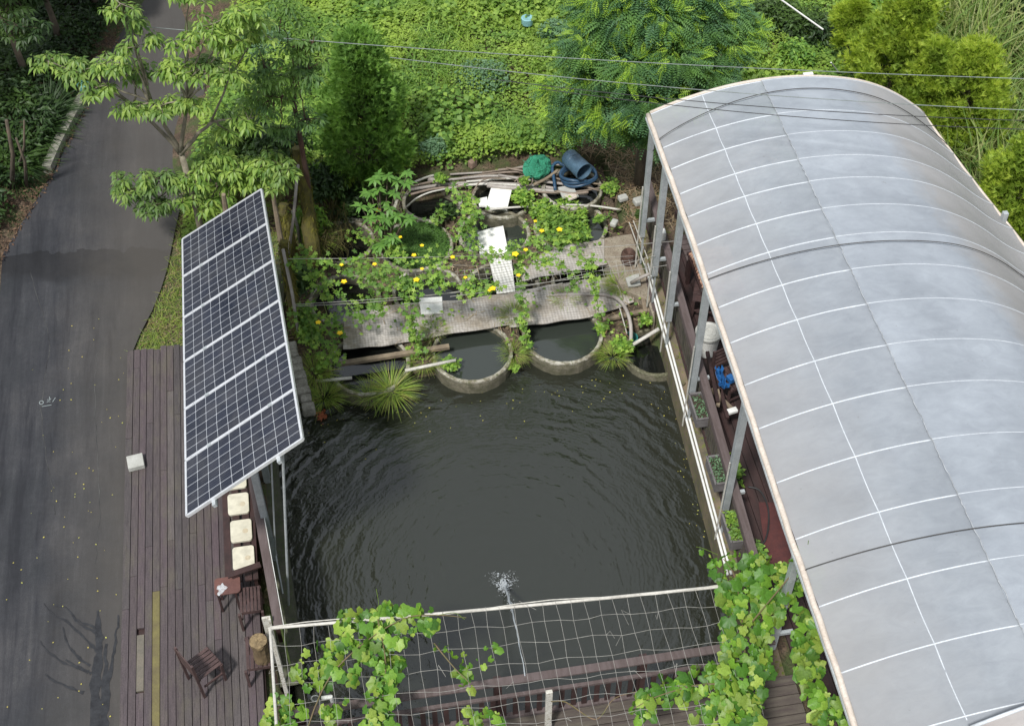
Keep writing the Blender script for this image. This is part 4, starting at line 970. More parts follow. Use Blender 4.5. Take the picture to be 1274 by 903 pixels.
sheet('foam_board',[(611,234),(624,232),(638,231)],[(604,257),(617,259),(631,260)],-.24,M['foam'],'white foam board at the back below the pipe pile','board','white foam boards',n=8,th=.04,wave=.003)
sheet('foam_board',[(595,247),(606,245)],[(596,256),(606,256)],-.26,M['foam'],'small white foam scrap left of the back foam board','board','white foam boards',n=3,th=.04,wave=.002)
sheet('foam_board',[(521,371),(550,369)],[(524,391),(551,389)],-.315,M['foam'],'small square foam board at the upper left part of the long plastic sheet','board','white foam boards',n=4,th=.025,wave=.002)
lw,nt,bs=newmat('white_lattice'); v=pos(nt); ck=N(nt,'TexChecker'); rot=N(nt,'Mapping'); rot.inputs['Rotation'].default_value=(0,0,R_(40)); L(nt,v,rot.inputs['Vector']); L(nt,rot.outputs[0],ck.inputs[0]); ck.inputs['Scale'].default_value=22
L(nt,mix(nt,ck.outputs[1],(.66,.65,.61),(.42,.41,.38)),bs.inputs['Base Color']); bs.inputs['Roughness'].default_value=.7
sheet('lattice_board',[(608,322),(636,321)],[(618,365),(641,363)],-.30,lw,'narrow white lattice board joining the foam board to the plastic sheet','board',n=6,th=.015,wave=.004)
# soil strip between sheet and roof posts
p=P(785,300,-.25); b=MB(); pts=[P(*q,-.22) for q in [(752,296),(800,288),(812,290),(815,400),(805,372),(775,360),(752,320)]]
tag(b.poly(pts,.35).build('slab',mat('dusty_slab',(.30,.26,.20),(.20,.16,.12),.9,sc1=5,sc2=40,bmp=.8,c3=(.10,.085,.05)),bevel=.02),'dusty concrete slab between the ring tanks and the first roof post','slab')
sheet('foam_board',[(778,346),(795,340)],[(782,356),(797,354)],-.15,M['stone'],'broken dirty white board on the slab beside the brown pot','board','white foam boards',n=4,th=.03,wave=.01)
def beam(a_,c_,w_,h_,m_,name,label,cat,group=None):
    b=MB(); b.bar(a_,c_,w_,h_); return tag(b.build(name,m_,bevel=.006),label,cat,group)
beam(P(420,453,-.36),P(559,431,-.33),.085,.07,M['rawwood'],'timber_beam','weathered timber beam laid across the left ring tank, upper of the two poles','beam')
tag(MB().tube([P(504,461,-.33),P(567,448,-.33)],.03,8).build('bamboo_pole',M['pvc'],smooth=True),'pale pole lying just below the timber beam between two ring tanks','pole')
tag(MB().tube([P(393,474,-.36),P(438,470,-.36)],.028,8).build('bamboo_pole',M['pvc'],smooth=True),'short pale pole at the far left pond corner near the grass','pole')
beam(P(750,398,-.36),P(808,386,-.30),.075,.06,M['rawwood'],'timber_beam','timber beam over the dark corner tank ending at the right pond wall','beam')
beam(P(796,350,-.25),P(803,388,-.27),.07,.05,M['rawwood'],'timber_beam','upright pale timber just left of the right pond wall','beam')
beam(P(806,348,-.23),P(815,388,-.24),.08,.05,M['capwood'],'timber_beam','brown timber beside the right pond wall','beam')
hp=[P(683,367,-.33),P(720,366,-.32),P(755,367,-.28),P(773,376,-.15),P(783,396,-.12),P(785,420,-.3),P(780,438,-.55),P(775,450,-.8)]
tag(MB().tube(catmull(hp),.033,8).build('grey_hose',M['pipe'],smooth=True),'thick grey hose curving over the sheet and down into the pond','hose')
tag(MB().tube([P(774,437,-.5),P(820,409,-.1)],.034,8).build('pvc_pipe',M['pvc'],smooth=True),'pale drain pipe slanting from the right wall down to the pond','pipe')
tag(MB().tube([P(785,352,-.1),P(800,344,.1),P(815,338,.15)],.03,8).build('pvc_pipe',M['pipe'],smooth=True),'short grey pipe stub at the right wall above the hose','pipe')
p=P(784,425,-.62); t=MB(); t.lathe((p.x,p.y,-.72),[(0,0),(.10,0),(.13,.22),(.11,.22),(.09,.03),(0,.03)],18); tag(t.build('teal_bucket',M['teal']),'small teal bucket sunk in the dark corner tank','bucket')
for k,(a_,c_,lab) in enumerate([((783,277,-.05),(802,330,.1),'thin white rod leaning right of the planted tank, left one'),((788,275,-.05),(806,322,.1),'thin white rod leaning against the first roof post, right one'),((771,383,.0),(780,415,-.4),'thin pale rod dipping into the corner tank')]):
    tag(MB().tube([P(*a_),P(*c_)],.010,6).build('thin_rod',M['pvc']),lab,'rod')
p=P(822,320,-.1); p=P(781,320,-.1)
p=P(782,318,-.05); b=MB(); b.lathe((p.x,p.y,-.24),[(0,0),(.10,.0),(.14,.10),(.13,.24),(.09,.30),(.05,.26),(0,.22)],18,.006); tag(b.build('clay_pot',mat('brown_clay',(.10,.05,.035),(.05,.028,.02),.8,sc1=20)),'round dark brown pot on the slab near the roof posts','pot')
# stones
for k,(x,y,s_,lab) in enumerate([(764,277,.10,'pale broken stone on the bare soil near the planted tank'),(795,250,.13,'grey-white rubble stone in the soil left of the first roof post'),(775,246,.11,'flat rubble stone left of the larger rubble stone'),(588,203,.10,'pinkish upright stone block at the back of the pipe pile')]):
    p=P(x,y,-.05); b=MB(); b.box((p.x,p.y,-.06),(s_*1.6,s_*1.2,s_*(1.6 if k==3 else .9)),random.uniform(0,1)); o=b.build('loose_stone',mat('pink_stone',(.28,.18,.14),(.2,.14,.11),.9) if k==3 else M['stone'],bevel=.025); tag(o,lab,'stone')
# ---- pipe pile
pile=[([(510,220),(560,214),(660,209)],.018,'pipe',.0,'long thin grey pipe topmost at the back of the pipe pile'),
([(508,233),(540,226),(600,222),(700,226)],.02,'pipebrown',.02,None),
([(509,236),(572,228),(653,230),(700,236)],.032,'pipe',-.02,'thick pale grey pipe at the front of the left part of the pile'),
([(606,231),(660,236),(731,241)],.042,'pipe',.0,'thickest grey pipe crossing from the foam board to the blue barrel'),
([(533,223),(551,226)],.05,'pipe',.03,'short fat grey pipe end on the left of the pile'),
([(560,217),(620,213),(668,205),(720,206)],.02,'pipe',.05,None),([(575,221),(640,214),(700,219)],.022,'pipebrown',.05,None),
([(555,224),(620,219),(690,228)],.024,'pipe',.07,None),([(580,226),(650,222),(710,231)],.02,'pvc',.06,None),
([(512,228),(536,219),(552,219)],.022,'pvc',.06,'pale curved pipe on the left of the pile'),
([(620,218),(660,224),(735,233)],.026,'pipe',.09,None),([(600,215),(650,209),(690,214)],.018,'pipebrown',.09,None),
([(511,242),(540,235),(580,231)],.024,'pipebrown',.0,None),([(630,209),(680,219),(745,237)],.02,'pipebrown',.11,None),
([(570,231),(610,229),(668,232)],.026,'pvc',.0,None),([(640,236),(700,240),(760,232)],.018,'pipebrown',.08,None)]
for pts,r,mk,dz,lab in pile:
    q=catmull([P(x,y,-.22+dz) for x,y in pts],5)
    tag(MB().tube(q,r,10).build('long_pipe',M[mk],smooth=True),lab or ('stained brownish pipe in the pile behind the tanks' if mk=='pipebrown' else ('pale thin pipe in the middle of the pile behind the tanks' if mk=='pvc' else 'grey pipe lying in the middle of the pile behind the tanks')),'pipe','pipes piled behind the ring tanks'+('' if lab else {'pipe':' grey','pvc':' pale','pipebrown':' brownish'}[mk]))
def ppipe(pts,r,m_,name,label,cat='pipe'): return tag(MB().tube(catmull([P(*p) for p in pts],6),r,8).build(name,M[m_],smooth=True),label,cat)
ppipe([(505,258,-.2),(518,247,0),(533,240,.08),(550,236,.05),(569,233,-.1)],.016,'pvc','arched_pipe','thin white pipe arching over the deep dark ring tank')
ppipe([(586,244,-.25),(592,233,-.1),(598,226,-.05),(610,222,-.08),(630,223,-.1)],.012,'pipebrown','brown_hose','thin brown hose bent over the front of the pipe pile','hose')
ppipe([(606,261,-.22),(640,258,-.2),(691,255,-.2),(735,256,-.2),(772,261,-.22)],.02,'pvc','long_pipe','single long pale pipe lying across the rims above the planted tank')
ppipe([(640,226,-.05),(650,219,-.02),(662,221,-.02),(660,230,-.03),(648,230,-.03),(645,223,-.02),(662,217,-.02)],.012,'pipebrown','coiled_hose','small loop of brown hose left of the green netting','hose')
# driftwood etc at barrel
ppipe([(664,230,-.1),(680,222,0),(694,212,.05)],.03,'rawwood','driftwood','brown stick beside the green netting','stick')
ppipe([(690,238,-.12),(712,241,-.1),(732,239,-.08)],.025,'pipebrown','driftwood','brown stick below the blue hose coil','stick')
ppipe([(735,228,-.05),(752,230,-.03),(768,233,-.05)],.016,'rawwood','driftwood','thin stick right of the blue barrel','stick')
q=[(694,233),(712,230),(720,244),(700,246)]; tag(MB().poly([P(x,y,-.1) for x,y in q],.03).build('board_scrap',M['stone']),'dirty pale board scrap under the blue hose coil','board')
q=[(702,243),(716,240),(718,245),(708,249)]; tag(MB().poly([P(x,y,-.09) for x,y in q],.03).build('board_scrap',M['eave']),'small yellowish board scrap below the blue hose coil','board')
# blue barrel: mouth towards the camera's right
pm_=P(727,214,.36); ax=Vector((-.38,.85,.02)).normalized(); t=thing('blue_barrel',(pm_.x,pm_.y,-.15),'faded blue barrel lying on its side with the open mouth facing forward','barrel')
def cyl(mb,c,ax,prof,n=32):
    s_=ax.orthogonal().normalized(); u_=ax.cross(s_); base=len(mb.v); m_=len(prof)
    for k in range(n):
        a=2*math.pi*k/n
        for r,d in prof: mb.v.append(tuple(c+ax*d+(s_*math.cos(a)+u_*math.sin(a))*r))
    for k in range(n):
        k2=(k+1)%n
        for j in range(m_-1): mb.f.append((base+k*m_+j,base+k*m_+j+1,base+k2*m_+j+1,base+k2*m_+j))
b=MB(); cyl(b,pm_,ax,[(0,.52),(.145,.52),(.165,.49),(.165,.36),(.172,.34),(.165,.32),(.17,.2),(.175,.02),(.175,0),(.162,0),(.157,.05),(.15,.45),(0,.46)])
b.build('barrel_body',M['blue'],t,smooth=False)
hp=[]
c_=P(719,220,.0)
for k in range(60):
    a=k*.32-1.2; r=1+.12*math.sin(k*.3); hp.append(Vector((c_.x+.33*r*math.cos(a),c_.y+.27*r*math.sin(a),-.06+.0025*k+.03*math.sin(k*.7))))
hp=[P(691,237,-.1),P(689,222,.0),P(687,208,.05),P(694,202,.05),P(702,206,.0)]+hp[6:]
tag(MB().tube(catmull(hp,3),.032,8).build('blue_hose',M['hoseblue'],smooth=True),'thick dark blue hose coiled around the foot of the blue barrel','hose')
# green netting bundle
p=P(670,208,.05); bm_=MB(); nu,nv_=26,18
for i in range(nu):
    for j in range(nv_):
        a=2*math.pi*i/nu; e=math.pi*(j/(nv_-1))-math.pi/2; rr=1+.12*math.sin(a*5+j)+.10*math.sin(e*7+i*.9)+random.uniform(-.05,.05)
        d=Vector((math.cos(a)*math.cos(e)*.23,math.sin(a)*math.cos(e)*.30,math.sin(e)*.17))*rr; d=Matrix.Rotation(R_(-35),3,'Z')@d; bm_.v.append(tuple(p+d))
for i in range(nu):
    for j in range(nv_-1): i2=(i+1)%nu; bm_.f.append((i*nv_+j,i2*nv_+j,i2*nv_+j+1,i*nv_+j+1))
t=thing('green_netting',(p.x,p.y,-.15),'crumpled bundle of green netting on the pipe pile','netting'); bm_.build('bundle',M['net'],t)
sb_=MB()
for k in range(90):
    a=random.uniform(0,6.28); q=p+Vector((.2*math.cos(a),.2*math.sin(a),random.uniform(-.05,.15))); sb_.tube([q,q+Vector((random.uniform(-.1,.1),random.uniform(-.1,.1),random.uniform(-.08,.06)))],.004,3,False)
sb_.build('loose_strands',M['net'],t)
p=P(656,32,.2); tag(MB().lathe((p.x,p.y,.25),[(0,0),(.12,0),(.13,.14),(.11,.15),(0,.12)],16).build('blue_basin',mat('pale_blue_plastic',(.22,.42,.45),(.18,.35,.38),.5)),'small pale blue basin lost in the leafy field','basin')
p=P(104,108,.2); tag(MB().lathe((p.x,p.y,.15),[(0,0),(.10,0),(.12,.12),(0,.16)],14).build('aqua_tub',mat('aqua_plastic',(.2,.5,.42),(.15,.4,.34),.5)),'small aqua tub in the bushes at the left road edge','tub')
# ================================================================ GROUND COVER
def curl(T,kx,ky,sx=1.0):
    v=T[0].copy(); v[:,1]*=sx; v[:,2]+=kx*(v[:,0]-.3)**2+ky*v[:,1]**2; return v,T[1]
TV2=curl(T_lobed(5,.30),-.55,.5,.95); TV3=curl(T_lobed(5,.18),-.3,-.9,.85)
TS=T_simple(.75,.10,.15); TL=T_simple(.42,.12,.25); TB=T_blade(.05,.5); TV=T_lobed(5,.24); TG=T_lobed(5,.55); TP=T_pinnate(); TSp=T_spray()
def road_x_left(y): # left/right road edge at depth y
    return np.interp(y,[q.y for q in lp],[q.x for q in lp])
def road_x_right(y): return np.interp(y,[q.y for q in rp],[q.x for q in rp])
def scatter_field(n,x0,x1,y0,y1,keep):
    x=rng.uniform(x0,x1,n);y=rng.uniform(y0,y1,n);k=keep(x,y);x=x[k];y=y[k];return x,y
def keepA(x,y):
    k=((y>19.78)|((x<-1.9)&(y>18.6)))&(x>road_x_right(y)+.15)&~((x>5)&(y<17.6))
    k&=~((x<-1.7)&(y<16.2)); k&=~((x>PX0)&(x<PX1)&(y<19.78)); k&=~((x>5.2)&(x<8.3)&(y<19.5))
    bare=vnoise(x+31,y+7,1.2); k&=~((bare<.10)&(y>20)); 
    return k
def keepSoil(x,y): return ~((x>4.7)&(x<7.8)&(y<20.5)&(y>17))
x,y=scatter_field(290000,-4.5,13.5,16.2,29.5,lambda x,y:keepA(x,y)&keepSoil(x,y))
n=len(x); h_=vnoise(x,y,1.0)*.34+vnoise(x+5,y+3,.35)*.16; z=hgt(x,y)+h_*rng.random(n)**.4+.03
siz=rng.uniform(.035,.07,n)*(.75+.8*vnoise(x+50,y,1.7))
A=rdir(n,-.35,.25); big=vnoise(x+20,y+11,1.5)
k1=big<.60; sets=[(TS,np.stack([x,y,z],1)[k1],A[k1],rup(k1.sum(),.45),siz[k1],0),(T_simple(.9,.05,.1),np.stack([x,y,z],1)[~k1],A[~k1],rup((~k1).sum(),.3),siz[~k1]*1.3,0)]
fm_=leafmat('field_cover',[(.085,.175,.035),(.18,.31,.055),(.12,.235,.05),(.29,.43,.075),(.095,.19,.055)],.55,.38,(.36,.47,.08),.8)
# bluish weeds come in patches: extra colour mask
nt=fm_.node_tree
x,y=scatter_field(15000,-2,9,19.9,29,lambda x,y:keepA(x,y)&keepSoil(x,y)&(vnoise(x+3,y+40,1.0)>.56)); n=len(x)
sets.append((T_simple(.85,.08,.2),np.stack([x,y,hgt(x,y)+vnoise(x,y,1.0)*.34+rng.uniform(.12,.38,n)],1),rdir(n,-.4,.1),rup(n,.35),rng.uniform(.07,.15,n),0))
x,y=scatter_field(26000,-2,9,19.9,29,lambda x,y:keepA(x,y)&keepSoil(x,y)&(vnoise(x+70,y+4,.8)>.60)); n=len(x)
sets.append((T_blade(.07,.4),np.stack([x,y,hgt(x,y)+vnoise(x,y,1.0)*.34],1),rdir(n,.5,2.0),rup(n,.5),rng.uniform(.15,.42,n),0))
tag(leafmesh('ground_cover',sets,None,fm_),kind='stuff')
# bluish bushes in the field
for k,(px,py,r) in enumerate([(600,97,.62),(690,40,.35),(330,55,.6),(540,185,.25)]):
    p=P(px,py,.25); n=int(3300*r); C,_=ellipsoid((p.x,p.y,.26),(r,r*.8,.26),n,.2); C=C[C[:,2]>.05]; n=len(C)
    t=thing('field_bush',(p.x,p.y,0),['silvery green bush in the middle of the field','small dull bush near the top of the field close to the big pinnate tree','dusty green bush at the road bend behind the leafy tree','small blue-green bush between feathery tree and pipe pile'][k],'bush','bushes in the overgrown field')
    leafmesh('leaves',[(TL,C,rdir(n,-.2,.7),rup(n,.5),rng.uniform(.05,.10,n),0)],t,G['bluegreen'])
# soil corner with straw and dark scrub between tanks and roof
x=rng.uniform(4.7,8.5,5200);y=rng.uniform(17.6,20.6,5200);n=len(x)
tag(leafmesh('dry_litter',[(T_blade(.07,.2),np.stack([x,y,hgt(x,y)+rng.uniform(.0,.06,n)+.02],1),rdir(n,-.05,.2),rup(n,.3),rng.uniform(.08,.25,n),0)],None,G['straw']),kind='stuff')
x,y=rand_in([(PX0,15.2),(5,15.2),(5,19.8),(PX0,19.8)],4400); k=clear_of_rings(x,y,.02); x=x[k];y=y[k]; n=len(x)
k=rng.random(n)<.5
tag(leafmesh('bed_weeds',[(TS,np.stack([x,y,-.40+.22*rng.random(n)**2],1)[k],rdir(k.sum(),-.1,.6),rup(k.sum(),.5),rng.uniform(.05,.10,k.sum()),0)],None,G['gourd']),kind='stuff')
tag(leafmesh('bed_straw',[(T_blade(.08,.3),np.stack([x,y,-.38+.1*rng.random(n)],1)[~k],rdir((~k).sum(),-.05,.5),rup((~k).sum(),.4),rng.uniform(.08,.22,(~k).sum()),0)],None,G['straw']),kind='stuff')
# grass verge between road and deck end
def vrg(n,y0,y1): 
    y=rng.uniform(y0,y1,n); x=road_x_right(y)+.03+rng.random(n)*(1.9); return x,y
x,y=vrg(9000,15.95,20.5); k=vnoise(x,y,.4)>.30; x=x[k];y=y[k];n=len(x)
tag(leafmesh('verge_grass',[(TB,np.stack([x,y,np.full(n,-.16)],1),rdir(n,.5,1.6),rup(n,.4),rng.uniform(.07,.20,n),0)],None,G['grass']),kind='stuff')
x,y=vrg(2600,15.9,19.5); n=len(x)
tag(leafmesh('verge_straw',[(T_blade(.10,.2),np.stack([x,y,np.full(n,-.15)],1),rdir(n,-.05,.2),rup(n,.2),rng.uniform(.04,.14,n),0)],None,G['straw']),kind='stuff')
# litter and scrub west of the road
n=60000; y=rng.uniform(16.5,30,n); d=rng.random(n)**1.0*6; x=road_x_left(y)-.25-d
k=vnoise(x,y,.7)+np.clip((y-19.2)*.10,-.3,.5)+.06*d>.50; x1=x[k];y1=y[k];n1=len(x1)
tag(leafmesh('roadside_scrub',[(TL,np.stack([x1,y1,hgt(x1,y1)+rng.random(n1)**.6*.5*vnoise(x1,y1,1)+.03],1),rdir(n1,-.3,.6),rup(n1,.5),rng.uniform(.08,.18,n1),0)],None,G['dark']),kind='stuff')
n=7000; y=rng.uniform(14,27,n); x=road_x_left(y)+.06-rng.random(n)**1.3*1.4
tag(leafmesh('roadside_litter',[(T_simple(.5,.1,.1),np.stack([x,y,hgt(x,y)+rng.uniform(.05,.09,n)],1),rdir(n,-.2,.2),rup(n,.4),rng.uniform(.03,.08,n),0)],None,leafmat('dark_leaf_litter',[(.10,.055,.035),(.06,.035,.022),(.16,.10,.06),(.045,.03,.02)],.9,.05)),kind='stuff')
# fallen yellow leaves on the asphalt
n=85; y=rng.uniform(8.5,17,n); x=-3.85-np.abs(rng.normal(0,.9,n)); k=x>-7.5
tag(leafmesh('fallen_leaves',[(T_simple(.7,.05,.05),np.stack([x,y,np.full(n,ZR+.012)],1)[k],rdir(k.sum(),-.02,.02),rup(k.sum(),.05),rng.uniform(.015,.035,k.sum()),0)],None,G['yellowleaf']),kind='stuff')
# reeds at the top right
def keepR(x,y): return inpoly(x,y,[(p.x,p.y) for p in (P(1130,60,0),P(1165,0,0),P(1200,-60,0),P(1400,-60,0),P(1400,320,0),P(1250,300,0),P(1160,170,0))])
x,y=scatter_field(26000,9,18,15.5,29,keepR); k=vnoise(x,y,1.1)>.30;x=x[k];y=y[k];n=len(x)
tag(leafmesh('reed_bed',[(T_blade(.035,.55),np.stack([x,y,hgt(x,y)],1),np.stack([rng.normal(-.15,.45,n),rng.normal(0,.45,n),np.ones(n)],1),rdir(n,-.1,.1),rng.uniform(.5,1.5,n),0)],None,G['reed']),kind='stuff')
x,y=scatter_field(16000,8.8,18,14.5,31,lambda x,y:(x>xr(16)+.2)); n=len(x); k=vnoise(x,y,.9)<.48; x=x[k];y=y[k];n=len(x)
tag(leafmesh('dry_field_litter',[(T_blade(.06,.2),np.stack([x,y,hgt(x,y)+rng.uniform(0,.12,n)],1),rdir(n,-.1,.5),rup(n,.4),rng.uniform(.12,.4,n),0)],None,G['straw']),kind='stuff')
p=P(1240,22,.3); b=MB(); b.box((p.x,p.y,.25),(.55,.3,.2),.3); tag(b.build('grey_rock',M['stone'],bevel=.06),'pale grey rock among reeds in the top right corner','rock')
# ================================================================ TREES
def limb(mb,a,c,r0,r1,bow=.12,n=8):
    a=Vector(a);c=Vector(c);d=c-a; pts=[]
    for i in range(n+1):
        t=i/n; p=a.lerp(c,t); p.z+=bow*d.length*math.sin(math.pi*t)*.6*(-1 if False else 1); p+=Vector((random.uniform(-.02,.02),random.uniform(-.02,.02),0)); pts.append(p)
    mb.tube(pts,[r0+(r1-r0)*i/n for i in range(n+1)],7); return pts
def leafy_tree(name,base,fork,clusters,label,cat,trunkm,leafm,group=None,r0=.07,leaf=.16,ros=None,per=8,extra=None):
    base=Vector(base); t=thing(name,base,label,cat,group); tb=MB(); hub=Vector(fork)
    tb.tube([base,base.lerp(hub,.5)+Vector((.03,.02,0)),hub],[r0,r0*.85,r0*.7],9)
    Cs=[];As=[];Us=[];Ss=[]
    ang={}
    for (c,r,nr) in clusters: ang.setdefault(int((math.atan2(c[1]-hub.y,c[0]-hub.x)+math.pi)/(2*math.pi)*5),[]).append(Vector(c))
    mid={}
    for a_,l_ in ang.items():
        mc=sum(l_,Vector())/len(l_); mid[a_]=hub.lerp(mc,.5)+Vector((0,0,.1)) if mc.z>hub.z-.1 else base.lerp(mc,.5)+Vector((0,0,.3))
        limb(tb,hub,mid[a_],r0*.55,r0*.36,.05,5)
    for (c,r,nr) in clusters:
        c=Vector(c); limb(tb,mid[int((math.atan2(c.y-hub.y,c.x-hub.x)+math.pi)/(2*math.pi)*5)],c,r0*.28,.008,.10)
        for k in range(int(nr*1.12)):
            d=unit(rng.normal(0,1,(1,3)))[0]*rng.random()**.4; q=np.array(c)+d*np.array(r)
            if k%3==0: tb.tube([c,Vector(q)],[.009,.004],4,False)
            a0=rng.uniform(0,6.28); m_=per+rng.integers(-2,3); lv=rng.uniform(.75,1.15)*leaf
            for j in range(m_):
                a=a0+2*math.pi*j/m_+rng.uniform(-.25,.25); dr=rng.uniform(-.85,-.05)
                Cs.append(q+np.array([math.cos(a),math.sin(a),0])*.02); As.append((math.cos(a),math.sin(a),dr)); Us.append((math.cos(a)*.3+rng.normal(0,.2),math.sin(a)*.3+rng.normal(0,.2),1)); Ss.append(lv*rng.uniform(.8,1.15))
    tb.build('trunk',trunkm,t,smooth=True)
    leafmesh('crown',[(T_simple(.34,.07,.25),Cs,As,Us,Ss,0)],t,leafm); return t
def cl_(px,py,z,r,nr): 
    return (P(px,py,z),r,nr)
c1=[cl_(60,75,4.2,(.30,.25,.14),16),cl_(100,88,4.2,(.35,.28,.16),26),cl_(140,78,4.4,(.32,.25,.15),20),cl_(122,108,4.0,(.25,.2,.15),14),cl_(170,88,4.1,(.28,.25,.14),20),cl_(158,60,4.8,(.25,.2,.14),10),
cl_(165,135,3.6,(.26,.2,.12),18),cl_(200,132,3.7,(.30,.22,.12),24),cl_(235,130,3.8,(.30,.22,.12),22),cl_(215,85,4.5,(.28,.25,.14),20),cl_(250,85,4.6,(.35,.25,.15),26),cl_(285,92,4.6,(.25,.25,.14),18),
cl_(230,50,5.2,(.25,.25,.16),16),cl_(265,30,5.6,(.35,.3,.18),26),cl_(305,15,5.8,(.35,.3,.18),26),cl_(290,50,5.3,(.28,.25,.15),20),cl_(325,40,5.3,(.25,.25,.2),16),cl_(165,28,5.2,(.22,.2,.15),10),cl_(150,5,5.6,(.28,.2,.14),12),cl_(195,45,4.9,(.18,.2,.14),8),cl_(235,-10,6,(.4,.3,.2),20),
cl_(310,150,3.3,(.3,.3,.2),20),cl_(285,165,2.9,(.25,.3,.2),16)]
fk=P(226,192,2.4)
leafy_tree('leafy_tree',(fk.x,fk.y,-.15),fk,c1,'pale-limbed tree with layered drooping leaf clusters overhanging the road','tree',M['palebark'],G['tree'],leaf=.155)
c2=[cl_(165,235,1.6,(.30,.28,.22),26),cl_(195,222,1.9,(.32,.28,.2),26),cl_(190,255,1.4,(.30,.25,.2),26),cl_(225,235,1.7,(.3,.3,.25),26),cl_(260,250,1.4,(.3,.3,.25),24),cl_(245,215,2.0,(.3,.3,.2),24),cl_(300,205,2.0,(.35,.3,.2),26),cl_(335,200,2.2,(.32,.3,.2),26),cl_(310,225,1.7,(.3,.25,.2),22),cl_(355,212,2.2,(.25,.25,.15),18),cl_(345,225,1.9,(.22,.25,.2),14),cl_(270,190,2.2,(.35,.3,.3),24),cl_(285,225,1.6,(.3,.3,.3),20),cl_(150,225,1.5,(.2,.2,.15),10)]
c2b=P(268,225,1.2)
leafy_tree('leafy_shrub',(c2b.x,c2b.y+.2,-.15),(c2b.x,c2b.y+.2,1.0),c2,'spreading broad-leaved bush directly behind the top of the solar array','bush',M['bark'],G['tree'],leaf=.16,r0=.05)
c3=[cl_(350,20,5.0,(.35,.3,.25),22),cl_(375,55,4.6,(.35,.3,.22),24),cl_(385,85,4.2,(.28,.25,.2),20),cl_(330,85,4.3,(.35,.35,.3),26),cl_(340,120,3.6,(.35,.3,.3),26),cl_(380,148,2.9,(.3,.25,.15),22),cl_(350,160,2.6,(.3,.25,.2),16),cl_(365,100,3.9,(.3,.3,.3),18),cl_(320,115,3.5,(.3,.3,.3),18),cl_(390,52,4.7,(.2,.2,.12),10)]
f3=P(366,130,3.0)
leafy_tree('mossy_tree',(f3.x,f3.y,-.15),f3,c3,'slim tree with reddish mossy trunk and thin crown right of the overhanging tree','tree',M['redbark'],leafmat('dusty_leaf',[(.05,.11,.035),(.08,.16,.05),(.12,.22,.05)],.5,.3,(.13,.23,.03),1.2),leaf=.14,r0=.055)
# mossy posts / dead trunks with leaning grey sticks near it
def mosspost(a_,c_,r,lab,mat_=None):
    t=thing('dead_tree',a_,lab,'dead tree','mossy dead trunks beside the solar array'); n=9; pts=[Vector(a_).lerp(Vector(c_),i/n)+Vector((random.uniform(-.03,.03),random.uniform(-.03,.03),0)) for i in range(n+1)]
    MB().tube(pts,[r*(1.1-.3*i/n)*random.uniform(.85,1.15) for i in range(n+1)],10).build('trunk',mat_ or M['mossbark'],t)
    C=[];N_=700
    for k in range(N_):
        q=pts[random.randint(0,n)].lerp(pts[random.randint(0,n)],random.random()); a=random.uniform(0,6.28); C.append((q.x+r*math.cos(a),q.y+r*math.sin(a),q.z))
    leafmesh('moss',[(T_blade(.12,.2),C,np.stack([rng.normal(0,.35,N_),rng.normal(0,.35,N_),-np.ones(N_)],1),rdir(N_),rng.uniform(.05,.16,N_),0)],t,leafmat('moss_strand',[(.14,.13,.015),(.09,.09,.015),(.2,.17,.03)],.9,.1))
mosspost(P(392,330,-.3),P(371,185,1.9),.13,'tall mossy trunk standing right behind the top corner of the solar array')
mosspost(P(366,330,-.3),P(352,255,1.0),.10,'shorter mossy trunk leaning against the solar array edge')
mosspost(P(372,420,-.3),P(352,300,1.3),.09,'mossy pole beside the second solar panel from the top')
for k,(a_,c_,lab) in enumerate([((357,330,-.1),(371,205,1.7),'grey leaning stick crossing the tall mossy trunk'),((387,250,.3),(377,188,1.5),'grey stick right of the tall mossy trunk top'),((374,305,-.1),(364,262,.7),'short grey stick forking off the mossy trunk'),((372,420,-.2),(352,310,1.3),'grey stick standing beside the second solar panel')]):
    tag(MB().tube([P(*a_),P(*a_).lerp(P(*c_),.5)+Vector((.02,0,0)),P(*c_)],.028,7).build('leaning_stick',M['pipe'],smooth=True),lab,'stick')
for a_,c_,lab in (((281,262,2.0),(278,242,2.4),'broken pale stake tip poking up behind the top panel'),((347,285,.9),(340,245,1.6),'pale barked stake beside the top right panel corner')):
    tag(MB().tube([Vector((P(*a_).x,P(*a_).y,-.15)),P(*a_),P(*c_)],[.05,.05,.035],7).build('wooden_stake',M['rawwood']),lab,'stake')
# hanging dry moss on bank right of the trunk
x,y=rand_in([(P(a,b,0).x,P(a,b,0).y) for a,b in((388,205),(415,215),(440,300),(400,330),(385,280))],1100);n=len(x)
tag(leafmesh('dry_moss',[(T_blade(.06,.3),np.stack([x,y,rng.uniform(-.2,.35,n)],1),np.stack([rng.normal(0,.4,n),rng.normal(-.2,.3,n),-np.ones(n)*.8],1),rdir(n),rng.uniform(.1,.3,n),0)],None,G['moss']),kind='stuff')
